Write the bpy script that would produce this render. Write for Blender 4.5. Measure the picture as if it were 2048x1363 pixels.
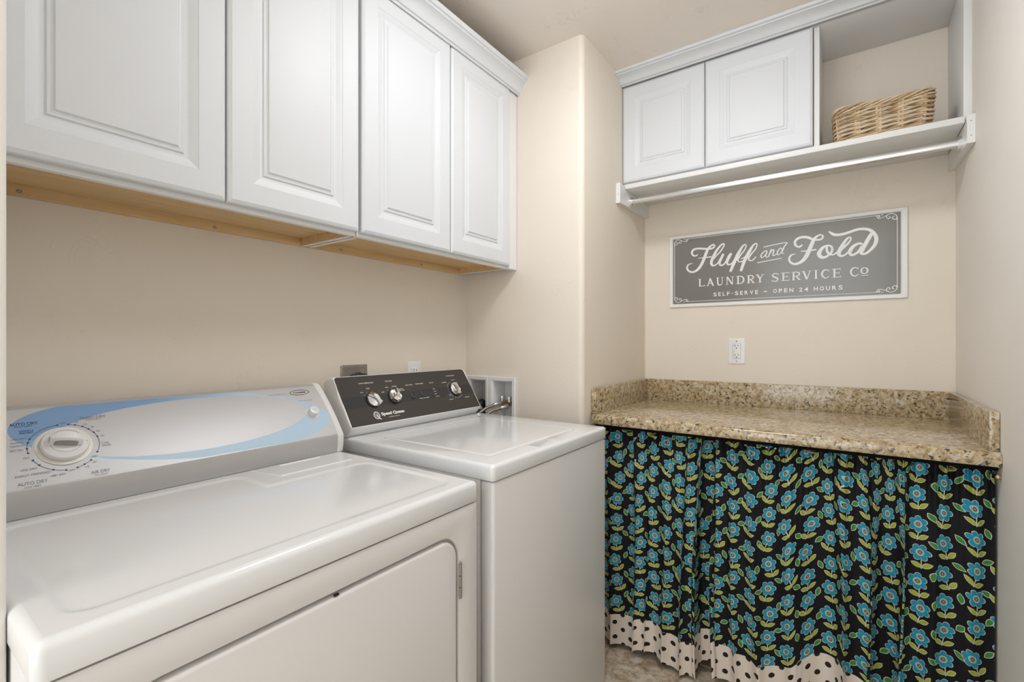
import bpy, bmesh, math, random
from mathutils import Vector, Matrix
random.seed(7)
for o in list(bpy.data.objects):
    bpy.data.objects.remove(o)
scene = bpy.context.scene
COL = scene.collection
PI = math.pi

# ------------------------------------------------------------------ camera, world, lamp, exposure
CAM_Z = 1.195
cam_data = bpy.data.cameras.new('camera')
cam = bpy.data.objects.new('camera', cam_data)
COL.objects.link(cam)
cam.location = (0, 0, CAM_Z)
cam.rotation_euler = (PI / 2, 0, 0.6167 - PI / 2)
cam_data.sensor_width = 36
cam_data.lens = 946 * 36 / 2048
cam_data.shift_y = 3.7 / 2048
cam_data.clip_start = 0.02
scene.camera = cam

world = bpy.data.worlds.new('fill_world')  # even fill light, added to come in from behind the camera
scene.world = world
world.use_nodes = True
world.node_tree.nodes['Background'].inputs[0].default_value = (0.93, 0.97, 1.0, 1)
world.node_tree.nodes['Background'].inputs[1].default_value = 1.65

scene.view_settings.view_transform = 'Standard'
scene.view_settings.look = 'None'
scene.view_settings.exposure = 1.02
scene.view_settings.gamma = 1.0
scene.view_settings.use_curve_mapping = False

portal = bpy.data.lights.new('fill_portal', 'AREA')  # portal guiding the added fill through the end left open
portal.shape = 'RECTANGLE'
portal.size, portal.size_y = 1.13, 2.39
portal.cycles.is_portal = True
portal_o = bpy.data.objects.new('fill_portal', portal)
COL.objects.link(portal_o)
portal_o.location = (-1.6, 0.245, 1.2)
portal_o.rotation_euler = (PI / 2, 0, -PI / 2)
LAMP = dict(loc=(1.08, 0.42), strength=11.3, color=(0.96, 0.98, 1.03))

# room numbers (metres)
YA, XB, YC, YD, XC, ZC = 1.43, 2.341, 0.835, -0.322, 1.652, 2.392
XL, YS, XH = 0.112, 0.815, -1.6
XR, YH = XH, -0.40          # the right-hand wall runs back to the end left open for the fill

# ------------------------------------------------------------------ node expressions
class E:
    """a socket or number that can be used in arithmetic, building math nodes"""
    nt = None
    def __init__(s, v): s.v = v
    @staticmethod
    def m(op, *a, clamp=False):
        n = E.nt.nodes.new('ShaderNodeMath'); n.operation = op; n.use_clamp = clamp
        for i, x in enumerate(a):
            x = x.v if isinstance(x, E) else x
            if isinstance(x, (int, float)): n.inputs[i].default_value = x
            else: E.nt.links.new(x, n.inputs[i])
        return E(n.outputs[0])
    def __add__(s, o): return E.m('ADD', s, o)
    __radd__ = __add__
    def __sub__(s, o): return E.m('SUBTRACT', s, o)
    def __rsub__(s, o): return E.m('SUBTRACT', o, s)
    def __mul__(s, o): return E.m('MULTIPLY', s, o)
    __rmul__ = __mul__
    def __truediv__(s, o): return E.m('DIVIDE', s, o)
    def __lt__(s, o): return E.m('LESS_THAN', s, o)
    def __gt__(s, o): return E.m('GREATER_THAN', s, o)
    def floor(s): return E.m('FLOOR', s)
    def abs(s): return E.m('ABSOLUTE', s)
    def cos(s): return E.m('COSINE', s)
    def sin(s): return E.m('SINE', s)
def esqrt(a): return E.m('SQRT', a)
def emix(a, b, f):
    n = E.nt.nodes.new('ShaderNodeMix'); n.data_type = 'RGBA'
    for sock, x in ((n.inputs[0], f), (n.inputs[6], a), (n.inputs[7], b)):
        x = x.v if isinstance(x, E) else x
        if isinstance(x, (tuple, list)): sock.default_value = (*x, 1) if len(x) == 3 else x
        elif isinstance(x, (int, float)): sock.default_value = x
        else: E.nt.links.new(x, sock)
    return n.outputs[2]
def comb(x, y, z=0.0):
    n = E.nt.nodes.new('ShaderNodeCombineXYZ')
    for i, a in enumerate((x, y, z)):
        a = a.v if isinstance(a, E) else a
        if isinstance(a, (int, float)): n.inputs[i].default_value = a
        else: E.nt.links.new(a, n.inputs[i])
    return n.outputs[0]
def coords(kind='Object'):
    n = E.nt.nodes.new('ShaderNodeTexCoord'); return n.outputs[kind]
def scaled(vec, s):
    n = E.nt.nodes.new('ShaderNodeMapping'); n.inputs['Scale'].default_value = s
    E.nt.links.new(vec, n.inputs['Vector']); return n.outputs[0]
def noise(vec, scale, detail=2, rough=0.5, dist=0.0):
    n = E.nt.nodes.new('ShaderNodeTexNoise')
    n.inputs['Scale'].default_value = scale; n.inputs['Detail'].default_value = detail
    n.inputs['Roughness'].default_value = rough; n.inputs['Distortion'].default_value = dist
    E.nt.links.new(vec, n.inputs['Vector']); return n
def ramp(f, stops):
    n = E.nt.nodes.new('ShaderNodeValToRGB')
    f = f.v if isinstance(f, E) else f
    E.nt.links.new(f, n.inputs[0])
    el = n.color_ramp.elements
    while len(el) > 1: el.remove(el[-1])
    el[0].position = stops[0][0]; el[0].color = (*stops[0][1], 1)
    for p, c in stops[1:]:
        e = el.new(p); e.color = (*c, 1)
    return n.outputs[0]
def g(v): return (v, v, v)

def material(name, color=(0.8, 0.8, 0.8), rough=0.5, metal=0.0, coat=0.0, build=None, spec=0.5):
    m = bpy.data.materials.new(name); m.use_nodes = True
    nt = m.node_tree; E.nt = nt
    b = nt.nodes['Principled BSDF']
    b.inputs['Base Color'].default_value = (*color, 1)
    b.inputs['Roughness'].default_value = rough
    b.inputs['Metallic'].default_value = metal
    b.inputs['Coat Weight'].default_value = coat
    b.inputs['Coat Roughness'].default_value = 0.08
    b.inputs['Specular IOR Level'].default_value = spec
    if build: build(nt, b)
    return m
def bump(nt, b, height, strength=0.3, dist=0.01):
    n = nt.nodes.new('ShaderNodeBump'); n.inputs['Strength'].default_value = strength
    n.inputs['Distance'].default_value = dist
    nt.links.new(height.v if isinstance(height, E) else height, n.inputs['Height'])
    nt.links.new(n.outputs[0], b.inputs['Normal'])

def speckle(base, amount=0.03, scale=900, bumpy=0.0, tex=300):
    """faint tone variation so that no surface is perfectly flat colour"""
    def f(nt, b):
        v = coords()
        n = noise(v, 3.0, 3)
        lo = tuple(c * (1 - amount) for c in base); hi = tuple(min(1, c * (1 + amount)) for c in base)
        nt.links.new(ramp(n.outputs[0], [(0.3, lo), (0.7, hi)]), b.inputs['Base Color'])
        if bumpy:
            bump(nt, b, noise(v, tex, 2).outputs[0], bumpy, 0.002)
    return f

def plaster(base, amt=1.0):
    """hand-trowelled plaster: soft undulation with scattered raised ridges"""
    def f(nt, b):
        v = coords()
        n1 = noise(v, 2.2, 3)
        lo = tuple(c * 0.98 for c in base); hi = tuple(c * 1.02 for c in base)
        nt.links.new(ramp(n1.outputs[0], [(0.3, lo), (0.7, hi)]), b.inputs['Base Color'])
        a = E(noise(scaled(v, (1.0, 1.25, 0.8)), 17, 4, 0.6, 0.9).outputs[0])
        ridge = E.m('SUBTRACT', 1.0, E.m('MULTIPLY', (a - 0.52).abs(), 26.0), clamp=True)
        mask = E.m('MULTIPLY', E(noise(v, 7.5, 4, 0.65).outputs[0]) - 0.55, 14.0, clamp=True)
        fine = E(noise(v, 60, 3).outputs[0])
        soft = E(noise(v, 7, 2).outputs[0])
        bump(nt, b, ridge * mask * 0.42 + fine * 0.08 + soft * 0.8, 0.45 * amt, 0.0055)
    return f

WALL = (0.80, 0.725, 0.625)
M = {}
M['wall'] = material('beige_plaster', WALL, 0.6, build=plaster(WALL, 0.72))
M['wall_smooth'] = material('cream_plaster', (0.87, 0.83, 0.77), 0.55, build=plaster((0.87, 0.83, 0.77), 0.35))
CEIL = (0.85, 0.785, 0.71)
M['ceiling'] = material('beige_ceiling_plaster', CEIL, 0.65, build=plaster(CEIL, 1.3))
M['white'] = material('white_thermofoil', (0.715, 0.735, 0.755), 0.48, build=speckle((0.715, 0.735, 0.755), 0.012, bumpy=0.12, tex=700))
M['white_edge'] = material('white_melamine', (0.80, 0.80, 0.785), 0.42, build=speckle((0.80, 0.80, 0.785), 0.012, bumpy=0.08, tex=700))
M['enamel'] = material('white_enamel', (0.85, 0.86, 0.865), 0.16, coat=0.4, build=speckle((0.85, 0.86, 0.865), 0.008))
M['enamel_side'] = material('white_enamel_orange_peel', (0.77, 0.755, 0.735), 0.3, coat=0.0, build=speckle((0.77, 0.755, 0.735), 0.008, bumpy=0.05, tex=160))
M['cream_plastic'] = material('cream_plastic', (0.80, 0.77, 0.70), 0.35, build=speckle((0.80, 0.77, 0.70), 0.01))
M['white_plastic'] = material('white_plastic', (0.82, 0.82, 0.81), 0.3, build=speckle((0.82, 0.82, 0.81), 0.01))
M['inset_plastic'] = material('grey_plastic', (0.33, 0.31, 0.28), 0.4, build=speckle((0.33, 0.31, 0.28), 0.02))  # grey of the dial grip's inset
M['silver'] = material('silver_plastic', (0.50, 0.49, 0.48), 0.4, 0.25, build=speckle((0.50, 0.49, 0.48), 0.02))
M['black'] = material('black_rubber', (0.012, 0.012, 0.013), 0.45, build=speckle((0.012, 0.012, 0.013), 0.1))
M['matte_black'] = material('matte_black', (0.006, 0.006, 0.007), 0.95, spec=0.1, build=speckle((0.006, 0.006, 0.007), 0.1))
M['rod_metal'] = material('polished_steel_tube', (0.55, 0.55, 0.56), 0.26, 1.0, build=speckle((0.70, 0.70, 0.70), 0.01))
M['dark_gap'] = material('dark_recess', (0.03, 0.028, 0.026), 0.7, build=speckle((0.03, 0.028, 0.026), 0.1))
M['panel_black'] = material('brown_black_gloss', (0.040, 0.034, 0.029), 0.30, coat=0.1, build=speckle((0.040, 0.034, 0.029), 0.03))
M['panel_band'] = material('blue_black_gloss', (0.022, 0.023, 0.026), 0.3, coat=0.1, build=speckle((0.022, 0.023, 0.026), 0.03))
M['chrome'] = material('chrome', (0.86, 0.86, 0.87), 0.09, 1.0, build=speckle((0.86, 0.86, 0.87), 0.01))
M['satin'] = material('satin_metal', (0.72, 0.70, 0.68), 0.3, 1.0, build=speckle((0.72, 0.70, 0.68), 0.03))
M['steel'] = material('brushed_steel', (0.32, 0.30, 0.28), 0.25, 1.0, build=speckle((0.32, 0.30, 0.28), 0.06, bumpy=0.2, tex=200))
M['hinge'] = material('dull_zinc', (0.36, 0.34, 0.30), 0.4, 0.8, build=speckle((0.36, 0.34, 0.30), 0.08))
M['brass'] = material('brass', (0.55, 0.40, 0.22), 0.3, 1.0, build=speckle((0.55, 0.40, 0.22), 0.05))
M['ink'] = material('blue_grey_ink', (0.20, 0.22, 0.27), 0.5, build=speckle((0.20, 0.22, 0.27), 0.05))
M['ink_dark'] = material('navy_ink', (0.03, 0.05, 0.12), 0.45, build=speckle((0.03, 0.05, 0.12), 0.05))
M['ink_black'] = material('black_ink', (0.02, 0.02, 0.03), 0.45, build=speckle((0.02, 0.02, 0.03), 0.05))
M['print_white'] = material('white_print', (0.82, 0.81, 0.79), 0.5, build=speckle((0.82, 0.81, 0.79), 0.01))
M['sign_white'] = material('white_sign_enamel', (0.84, 0.84, 0.82), 0.3, build=speckle((0.84, 0.84, 0.82), 0.015))
M['seam'] = material('grey_seam', (0.30, 0.28, 0.26), 0.6, build=speckle((0.30, 0.28, 0.26), 0.05))
M['sign_grey'] = material('grey_sign_enamel', (0.20, 0.195, 0.175), 0.22, coat=0.3, build=speckle((0.20, 0.195, 0.175), 0.05, bumpy=0.12, tex=12))

def b_wood(nt, b):
    v = coords()
    n = noise(scaled(v, (1.5, 22, 22)), 3.0, 4, 0.6, 0.4)
    nt.links.new(ramp(n.outputs[0], [(0.25, (0.58, 0.38, 0.17)), (0.55, (0.69, 0.47, 0.23)), (0.8, (0.76, 0.55, 0.30))]), b.inputs['Base Color'])
    bump(nt, b, noise(scaled(v, (3, 60, 60)), 8, 3).outputs[0], 0.1, 0.001)
M['wood'] = material('maple_board', rough=0.5, build=b_wood)

def b_granite(nt, b):
    v = coords()
    w = noise(v, 30, 3, 0.6)
    mx = nt.nodes.new('ShaderNodeMix'); mx.data_type = 'VECTOR'; mx.inputs[0].default_value = 0.02
    nt.links.new(v, mx.inputs[4]); nt.links.new(w.outputs['Color'], mx.inputs[5]); vv = mx.outputs[1]
    base = ramp(noise(vv, 55, 5, 0.65, 0.6).outputs[0],
                [(0.30, (0.10, 0.065, 0.03)), (0.40, (0.30, 0.20, 0.09)), (0.50, (0.47, 0.35, 0.18)), (0.60, (0.58, 0.48, 0.31)), (0.72, (0.72, 0.66, 0.54))])
    vo = nt.nodes.new('ShaderNodeTexVoronoi'); vo.inputs['Scale'].default_value = 120; nt.links.new(vv, vo.inputs['Vector'])
    sep = nt.nodes.new('ShaderNodeSeparateColor'); nt.links.new(vo.outputs['Color'], sep.inputs[0])
    cell = ramp(sep.outputs[0], [(0.0, (0.12, 0.085, 0.05)), (0.25, (0.40, 0.28, 0.13)), (0.6, (0.52, 0.42, 0.25)), (1.0, (0.76, 0.71, 0.60))])
    c = emix(base, cell, 0.38)
    dk = E.m('MULTIPLY', E(noise(vv, 85, 4, 0.62, 0.3).outputs[0]) - 0.575, 22.0, clamp=True)
    c = emix(c, (0.022, 0.018, 0.018), dk * 0.93)
    lt = E.m('MULTIPLY', E(noise(scaled(vv, (1.3, 1, 1)), 40, 3, 0.5, 0.3).outputs[0]) - 0.60, 16.0, clamp=True)
    c = emix(c, (0.66, 0.60, 0.52), lt * 0.7)
    nt.links.new(c, b.inputs['Base Color'])
M['granite'] = material('speckled_granite', rough=0.13, coat=0.3, build=b_granite)

def b_tile(nt, b):
    v = coords()
    n = noise(v, 20, 8, 0.72, 0.5)
    c = ramp(n.outputs[0], [(0.30, (0.20, 0.14, 0.09)), (0.44, (0.42, 0.32, 0.22)), (0.56, (0.62, 0.53, 0.42)), (0.72, (0.76, 0.69, 0.60))])
    k = E.m('MULTIPLY', E(noise(v, 28, 6, 0.7, 2.5).outputs[0]) - 0.6, 9.0, clamp=True)
    c = emix(c, (0.22, 0.155, 0.10), k * 0.6)
    nt.links.new(c, b.inputs['Base Color'])
    bump(nt, b, n.outputs[0], 0.25, 0.004)
M['tile'] = material('mottled_stone_tile', rough=0.4, build=b_tile)
M['grout'] = material('beige_grout', (0.40, 0.33, 0.25), 0.8, build=speckle((0.40, 0.33, 0.25), 0.06, bumpy=0.3, tex=200))

def b_wicker(nt, b):
    v = coords()
    n = noise(scaled(v, (25, 25, 60)), 1.0, 3)
    oi = nt.nodes.new('ShaderNodeObjectInfo')
    f = E(n.outputs[0]) * 0.6 + E(oi.outputs['Random']) * 0.4
    nt.links.new(ramp(f, [(0.2, (0.33, 0.21, 0.11)), (0.42, (0.50, 0.36, 0.20)), (0.58, (0.64, 0.49, 0.31)), (0.72, (0.66, 0.53, 0.39)), (0.85, (0.62, 0.43, 0.17))]), b.inputs['Base Color'])
M['wicker'] = material('willow_rods', rough=0.5, build=b_wicker)

def b_braid(nt, b):
    v = coords('UV')
    sep = nt.nodes.new('ShaderNodeSeparateXYZ'); nt.links.new(v, sep.inputs[0])
    u, w = E(sep.outputs[0]), E(sep.outputs[1])
    h = (u * 6 * PI + w * 2200).sin() * (w * 2200 - u * 6 * PI).sin()
    nt.links.new(ramp(h * 0.5 + 0.5, [(0.2, (0.25, 0.22, 0.19)), (0.8, (0.62, 0.57, 0.5))]), b.inputs['Base Color'])
    bump(nt, b, h, 0.4, 0.001)
M['braid'] = material('braided_steel_hose', rough=0.35, metal=0.9, build=b_braid)

def b_face(nt, b):
    """dryer console face: silver ground with a pale blue crescent between two ellipses (flat print)"""
    v = coords('UV')
    sep = nt.nodes.new('ShaderNodeSeparateXYZ'); nt.links.new(v, sep.inputs[0])
    x, s = E(sep.outputs[0]), E(sep.outputs[1])
    dx, dy = x - 0.539, (s - 0.0734) * 4
    fo = dx * dx * 10.943 + dx * dy * 5.339 + dy * dy * 7.22 + dx * 0.445 - dy * 0.895
    dx2, dy2 = x - 0.5171, (s - 0.0965) * 4
    fi = dx2 * dx2 * 13.919 - dx2 * dy2 * 0.732 + dy2 * dy2 * 11.514 + dx2 * 0.48 + dy2 * 0.316
    kx, ks = x - 0.250, s - 0.076
    clear = (kx * kx + ks * ks) > 0.0455 ** 2
    k2, s2 = x - 0.777, s - 0.074
    clear2 = (k2 * k2 + s2 * s2) > 0.0195 ** 2
    inside = (fo < 1.0) * (fi > 1.0) * clear * clear2
    low = (s < 0.04) * (x < 0.30)
    ink = inside * E.m('SUBTRACT', 1.0, low)
    dark = E.m('MULTIPLY', s - 0.05, 18.0, clamp=True) * E.m('MULTIPLY', 0.62 - x, 5.0, clamp=True)
    blue = emix((0.47, 0.64, 0.79), (0.22, 0.37, 0.60), dark)
    c = emix((0.58, 0.58, 0.585), blue, ink)
    nt.links.new(c, b.inputs['Base Color'])
    nt.links.new(E.m('MULTIPLY', E.m('SUBTRACT', 1.0, ink), 0.22).v, b.inputs['Metallic'])
M['dryer_face'] = material('printed_silver_face', rough=0.45, metal=0.3, build=b_face)

def b_fabric(nt, b):
    """cotton print: blue flowers with stems and leaves on black, polka-dot band at the hem"""
    v = coords('UV')
    sep = nt.nodes.new('ShaderNodeSeparateXYZ'); nt.links.new(v, sep.inputs[0])
    U, V = E(sep.outputs[0]), E(sep.outputs[1])
    W, Hh = 0.065, 0.080
    CREAM, BLUE, BLACK = (0.60, 0.58, 0.42), (0.012, 0.27, 0.42), (0.006, 0.006, 0.009)
    LIME, GREEN = (0.36, 0.42, 0.035), (0.045, 0.24, 0.05)
    def grid(u, vv, seed):
        col = (u / W).floor()
        half = E.m('FRACT', col * 0.5)
        q = vv / Hh + half
        row = q.floor()
        wn = nt.nodes.new('ShaderNodeTexWhiteNoise'); wn.noise_dimensions = '3D'
        nt.links.new(comb(col, row, seed), wn.inputs['Vector'])
        sp = nt.nodes.new('ShaderNodeSeparateColor'); nt.links.new(wn.outputs['Color'], sp.inputs[0])
        r = [E(sp.outputs[i]) for i in range(3)]
        a = (E.m('FRACT', u / W) - 0.5) * W
        c = (E.m('FRACT', q) - 0.5) * Hh
        return a, c, r
    def rot(a, c, ang):
        cs, sn = ang.cos(), ang.sin()
        return a * cs + c * sn, c * cs - a * sn
    def lens(x, y, ax, bx):
        t = x / ax
        return y.abs() - (1.0 - t * t) * bx          # < 0 inside
    out = (BLACK)
    # loose green leaves
    a, c, r = grid(U + W * 0.5, V + 0.004, 3.0)
    x, y = rot(a + (r[0] - 0.5) * 0.006, c + (r[1] - 0.5) * 0.01, r[2] * 2.6 + 0.3)
    l = lens(x, y, 0.0145, 0.0078)
    out = emix(out, CREAM, l < 0.0)
    l2 = lens(x, y, 0.0125, 0.0060)
    out = emix(out, GREEN, l2 < 0.0)
    # flowers
    a, c, r = grid(U, V, 1.0)
    x, y = rot(a + (r[0] - 0.5) * 0.010, c + (r[1] - 0.5) * 0.010, (r[2] - 0.5) * 0.95)
    y = y - 0.004
    stem = ((x - E.m('MULTIPLY', y + 0.02, 0.12)).abs() < 0.0013) * (y < -0.004) * (y > -0.037)
    out = emix(out, CREAM, stem)
    for sx in (-1, 1):
        px, py = x - sx * 0.0115, y + 0.0265
        cs, sn = math.cos(0.55 * sx), math.sin(0.55 * sx)
        qx, qy = px * cs + py * sn, py * cs - px * sn
        out = emix(out, CREAM, lens(qx, qy, 0.0145, 0.0068) < 0.0)
        out = emix(out, LIME, lens(qx, qy, 0.0126, 0.0051) < 0.0)
    fy = y - 0.008
    rr = esqrt(x * x + fy * fy)
    th = E.m('ARCTAN2', fy, x)
    pet = (th * 3.0 + r[0] * 3.0).cos().abs()
    R = E.m('POWER', pet, 0.6) * 0.0095 + 0.0150
    out = emix(out, CREAM, rr < R)
    out = emix(out, BLUE, rr < (R - 0.0015))
    out = emix(out, CREAM, rr < 0.0098)
    out = emix(out, BLACK, (rr < 0.0078) * (rr > 0.0072))
    out = emix(out, BLACK, rr < 0.0058)
    out = emix(out, CREAM, (rr < 0.0042) * (rr > 0.0036))
    out = emix(out, CREAM, rr < 0.0018)
    # polka-dot hem band
    D = 0.058
    def dots(uu, vv):
        p = (E.m('FRACT', uu / D) - 0.5) * D
        q = (E.m('FRACT', vv / D) - 0.5) * D
        return esqrt(p * p + q * q) < 0.0085
    dd = E.m('MAXIMUM', dots(U, V), dots(U + D / 2, V + D / 2))
    band = emix((0.74, 0.65, 0.56), (0.015, 0.015, 0.014), dd)
    out = emix(out, band, V < 0.118)
    nt.links.new(out, b.inputs['Base Color'])
    bump(nt, b, noise(scaled(v, (1, 1, 1)), 45, 3, 0.6).outputs[0], 0.25, 0.004)
M['fabric'] = material('flower_print_cotton', rough=0.72, build=b_fabric, spec=0.25)

def emissive(name, color, strength):
    m = bpy.data.materials.new(name); m.use_nodes = True; nt = m.node_tree
    b = nt.nodes['Principled BSDF']
    b.inputs['Base Color'].default_value = (0.8, 0.8, 0.8, 1)
    b.inputs['Emission Color'].default_value = (*color, 1)
    b.inputs['Emission Strength'].default_value = strength
    return m
M['lamp'] = emissive('lit_opal_glass', LAMP['color'], LAMP['strength'])

# ------------------------------------------------------------------ mesh helpers
def wloc(o):
    v = Vector((0, 0, 0))
    while o is not None:
        v += o.location; o = o.parent
    return v
def mk(name, verts, faces, mat, parent=None, smooth=False, uv=None, mats=None, fmat=None, autosmooth=None):
    off = wloc(parent) if parent else Vector((0, 0, 0))
    me = bpy.data.meshes.new(name)
    me.from_pydata([tuple(Vector(v) - off) for v in verts], [], faces)
    for m in (mats or [mat]): me.materials.append(M[m])
    if fmat:
        for p, i in zip(me.polygons, fmat): p.material_index = i
    if uv:
        lay = me.uv_layers.new(name='UVMap')
        for lp in me.loops: lay.data[lp.index].uv = uv[lp.vertex_index]
    me.validate(); me.update()
    bm = bmesh.new(); bm.from_mesh(me)
    bmesh.ops.recalc_face_normals(bm, faces=bm.faces)
    if autosmooth is not None:
        for f in bm.faces: f.smooth = True
        for e in bm.edges:
            if len(e.link_faces) == 2 and e.calc_face_angle(0) > autosmooth: e.smooth = False
    elif smooth:
        for f in bm.faces: f.smooth = True
    bm.to_mesh(me); bm.free()
    o = bpy.data.objects.new(name, me); COL.objects.link(o)
    if parent: o.parent = parent
    return o
def root(name, label, cat, loc, group=None):
    o = bpy.data.objects.new(name, None); COL.objects.link(o)
    o.location = loc; o.empty_display_size = 0.05
    o['label'] = label; o['category'] = cat
    if group: o['group'] = group
    return o
def tag(o, label, cat, group=None):
    o['label'] = label; o['category'] = cat
    if group: o['group'] = group
    return o
def struct(o):
    o['kind'] = 'structure'; return o
class B:
    """collects shapes into one mesh"""
    def __init__(s): s.v = []; s.f = []; s.m = []
    def add(s, verts, faces, mi=0):
        n = len(s.v); s.v += [tuple(v) for v in verts]; s.f += [tuple(i + n for i in f) for f in faces]; s.m += [mi] * len(faces)
    def box(s, x0, x1, y0, y1, z0, z1, mi=0):
        s.add([(x0, y0, z0), (x1, y0, z0), (x1, y1, z0), (x0, y1, z0), (x0, y0, z1), (x1, y0, z1), (x1, y1, z1), (x0, y1, z1)],
              [(0, 3, 2, 1), (4, 5, 6, 7), (0, 1, 5, 4), (1, 2, 6, 5), (2, 3, 7, 6), (3, 0, 4, 7)], mi)
    def rbox(s, x0, x1, y0, y1, z0, z1, r=0.003, seg=2, mi=0):
        bm = bmesh.new(); bmesh.ops.create_cube(bm, size=1)
        for v in bm.verts:
            v.co = Vector(((x0 + x1) / 2 + v.co.x * (x1 - x0), (y0 + y1) / 2 + v.co.y * (y1 - y0), (z0 + z1) / 2 + v.co.z * (z1 - z0)))
        bmesh.ops.bevel(bm, geom=list(bm.edges), offset=r, segments=seg, affect='EDGES', profile=0.5)
        s.bm(bm, mi); bm.free()
    def bm(s, bm, mi=0):
        bm.verts.ensure_lookup_table(); bm.verts.index_update()
        s.add([v.co[:] for v in bm.verts], [[v.index for v in f.verts] for f in bm.faces], mi)
    def loops(s, loops, cap0=False, cap1=False, mi=0, closed=True):
        n = len(loops[0]); v = []; f = []
        for lp in loops: v += list(lp)
        for k in range(len(loops) - 1):
            for i in range(n if closed else n - 1):
                j = (i + 1) % n
                f.append((k * n + i, k * n + j, (k + 1) * n + j, (k + 1) * n + i))
        if cap0: f.append(tuple(range(n))[::-1])
        if cap1: f.append(tuple(range((len(loops) - 1) * n, len(loops) * n)))
        s.add(v, f, mi)
    def tube(s, pts, r, seg=8, mi=0, cap=True, flat=1.0, up=None):
        P = [Vector(p) for p in pts]; L = []
        prev = None
        for i, p in enumerate(P):
            t = (P[min(i + 1, len(P) - 1)] - P[max(i - 1, 0)]).normalized()
            a = up or prev or (Vector((0, 0, 1)) if abs(t.z) < 0.9 else Vector((1, 0, 0)))
            a = Vector(a); n = (a - t * a.dot(t)).normalized(); bb = t.cross(n); prev = n
            rr = r[i] if isinstance(r, (list, tuple)) else r
            L.append([p + n * math.cos(2 * PI * k / seg) * rr + bb * math.sin(2 * PI * k / seg) * rr * flat for k in range(seg)])
        s.loops(L, cap, cap, mi)
    def lathe(s, prof, origin, axis, seg=32, mi=0, cap=True):
        """prof: (radius, height along axis)"""
        ax = Vector(axis).normalized(); a = Vector((1, 0, 0)) if abs(ax.x) < 0.8 else Vector((0, 1, 0))
        u = (a - ax * a.dot(ax)).normalized(); w = ax.cross(u); o = Vector(origin)
        L = [[o + ax * h + (u * math.cos(2 * PI * k / seg) + w * math.sin(2 * PI * k / seg)) * r for k in range(seg)] for r, h in prof]
        s.loops(L, cap, cap, mi)
    def build(s, name, mat, parent=None, smooth=False, autosmooth=None, mats=None, uv=None):
        return mk(name, s.v, s.f, mat, parent, smooth, uv, mats, s.m if mats else None, autosmooth)
AS = 0.6
def rrect(a0, a1, b0, b1, r, n=6):
    pts = []
    for cx, cy, st in ((a1 - r, b1 - r, 0), (a0 + r, b1 - r, 1), (a0 + r, b0 + r, 2), (a1 - r, b0 + r, 3)):
        for k in range(n + 1):
            t = (st + k / n) * PI / 2
            pts.append((cx + r * math.cos(t), cy + r * math.sin(t)))
    return pts
def box(name, x0, x1, y0, y1, z0, z1, mat, parent=None, r=0.002, seg=2):
    b = B()
    if r: b.rbox(x0, x1, y0, y1, z0, z1, r, seg)
    else: b.box(x0, x1, y0, y1, z0, z1)
    return b.build(name, mat, parent, autosmooth=AS if r else None)
def catmull(pts, n=6):
    P = [Vector(p) for p in pts]
    if len(P) < 3: return [tuple(p) for p in P]
    out = []
    for i in range(len(P) - 1):
        p0 = P[max(i - 1, 0)]; p1 = P[i]; p2 = P[i + 1]; p3 = P[min(i + 2, len(P) - 1)]
        for k in range(n):
            t = k / n
            out.append(tuple(0.5 * ((2 * p1) + (p2 - p0) * t + (2 * p0 - 5 * p1 + 4 * p2 - p3) * t * t + (3 * p1 - p0 - 3 * p2 + p3) * t ** 3)))
    out.append(tuple(P[-1]))
    return out
def ribbon(b, pts, fn, h0, h1, smooth=True, n=6, caps=True):
    """raised flat stroke of varying width: pts (s, t, width) in a plane; fn(s, t, h) -> 3D"""
    P = catmull(pts, n) if smooth else pts
    L = []; 
    def nrm(i):
        a, c = P[max(i - 1, 0)], P[min(i + 1, len(P) - 1)]
        dx, dy = c[0] - a[0], c[1] - a[1]; l = math.hypot(dx, dy) or 1
        return dx / l, dy / l
    def sec(s, t, nx, ny, w):
        nonlocal h1
        e = min(w * 0.18, (h1 - h0))
        return [fn(s + nx * w / 2, t + ny * w / 2, h0), fn(s + nx * (w / 2 - e * 0.3), t + ny * (w / 2 - e * 0.3), h0 + (h1 - h0) * 0.75), fn(s + nx * (w / 2 - e), t + ny * (w / 2 - e), h1),
                fn(s - nx * (w / 2 - e), t - ny * (w / 2 - e), h1), fn(s - nx * (w / 2 - e * 0.3), t - ny * (w / 2 - e * 0.3), h0 + (h1 - h0) * 0.75), fn(s - nx * w / 2, t - ny * w / 2, h0)]
    top = h1
    for i, (s, t, w) in enumerate(P):
        h1 = top + i * 4e-6          # strokes that cross themselves must not share one plane
        dx, dy = nrm(i)
        if i == 0 and caps:
            for q, k in ((0.42, 0.35), (0.3, 0.75)): L.append(sec(s - dx * w * q, t - dy * w * q, -dy, dx, w * k))
        L.append(sec(s, t, -dy, dx, w))
        if i == len(P) - 1 and caps:
            for q, k in ((0.3, 0.75), (0.42, 0.35)): L.append(sec(s + dx * w * q, t + dy * w * q, -dy, dx, w * k))
    b.loops(L, True, True, closed=False)
_fc = {}
def text_geo(txt, bold=0.0):
    key = (txt, bold)
    if key in _fc: return _fc[key]
    cu = bpy.data.curves.new('t', 'FONT'); cu.body = txt; cu.size = 1; cu.offset = bold; cu.resolution_u = 3
    ob = bpy.data.objects.new('t', cu); COL.objects.link(ob)
    dg = bpy.context.evaluated_depsgraph_get(); dg.update()
    me = bpy.data.meshes.new_from_object(ob.evaluated_get(dg))
    V = [v.co.copy() for v in me.vertices]; F = [tuple(p.vertices) for p in me.polygons]
    bpy.data.objects.remove(ob); bpy.data.curves.remove(cu); bpy.data.meshes.remove(me)
    _fc[key] = (V, F); return V, F
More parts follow.
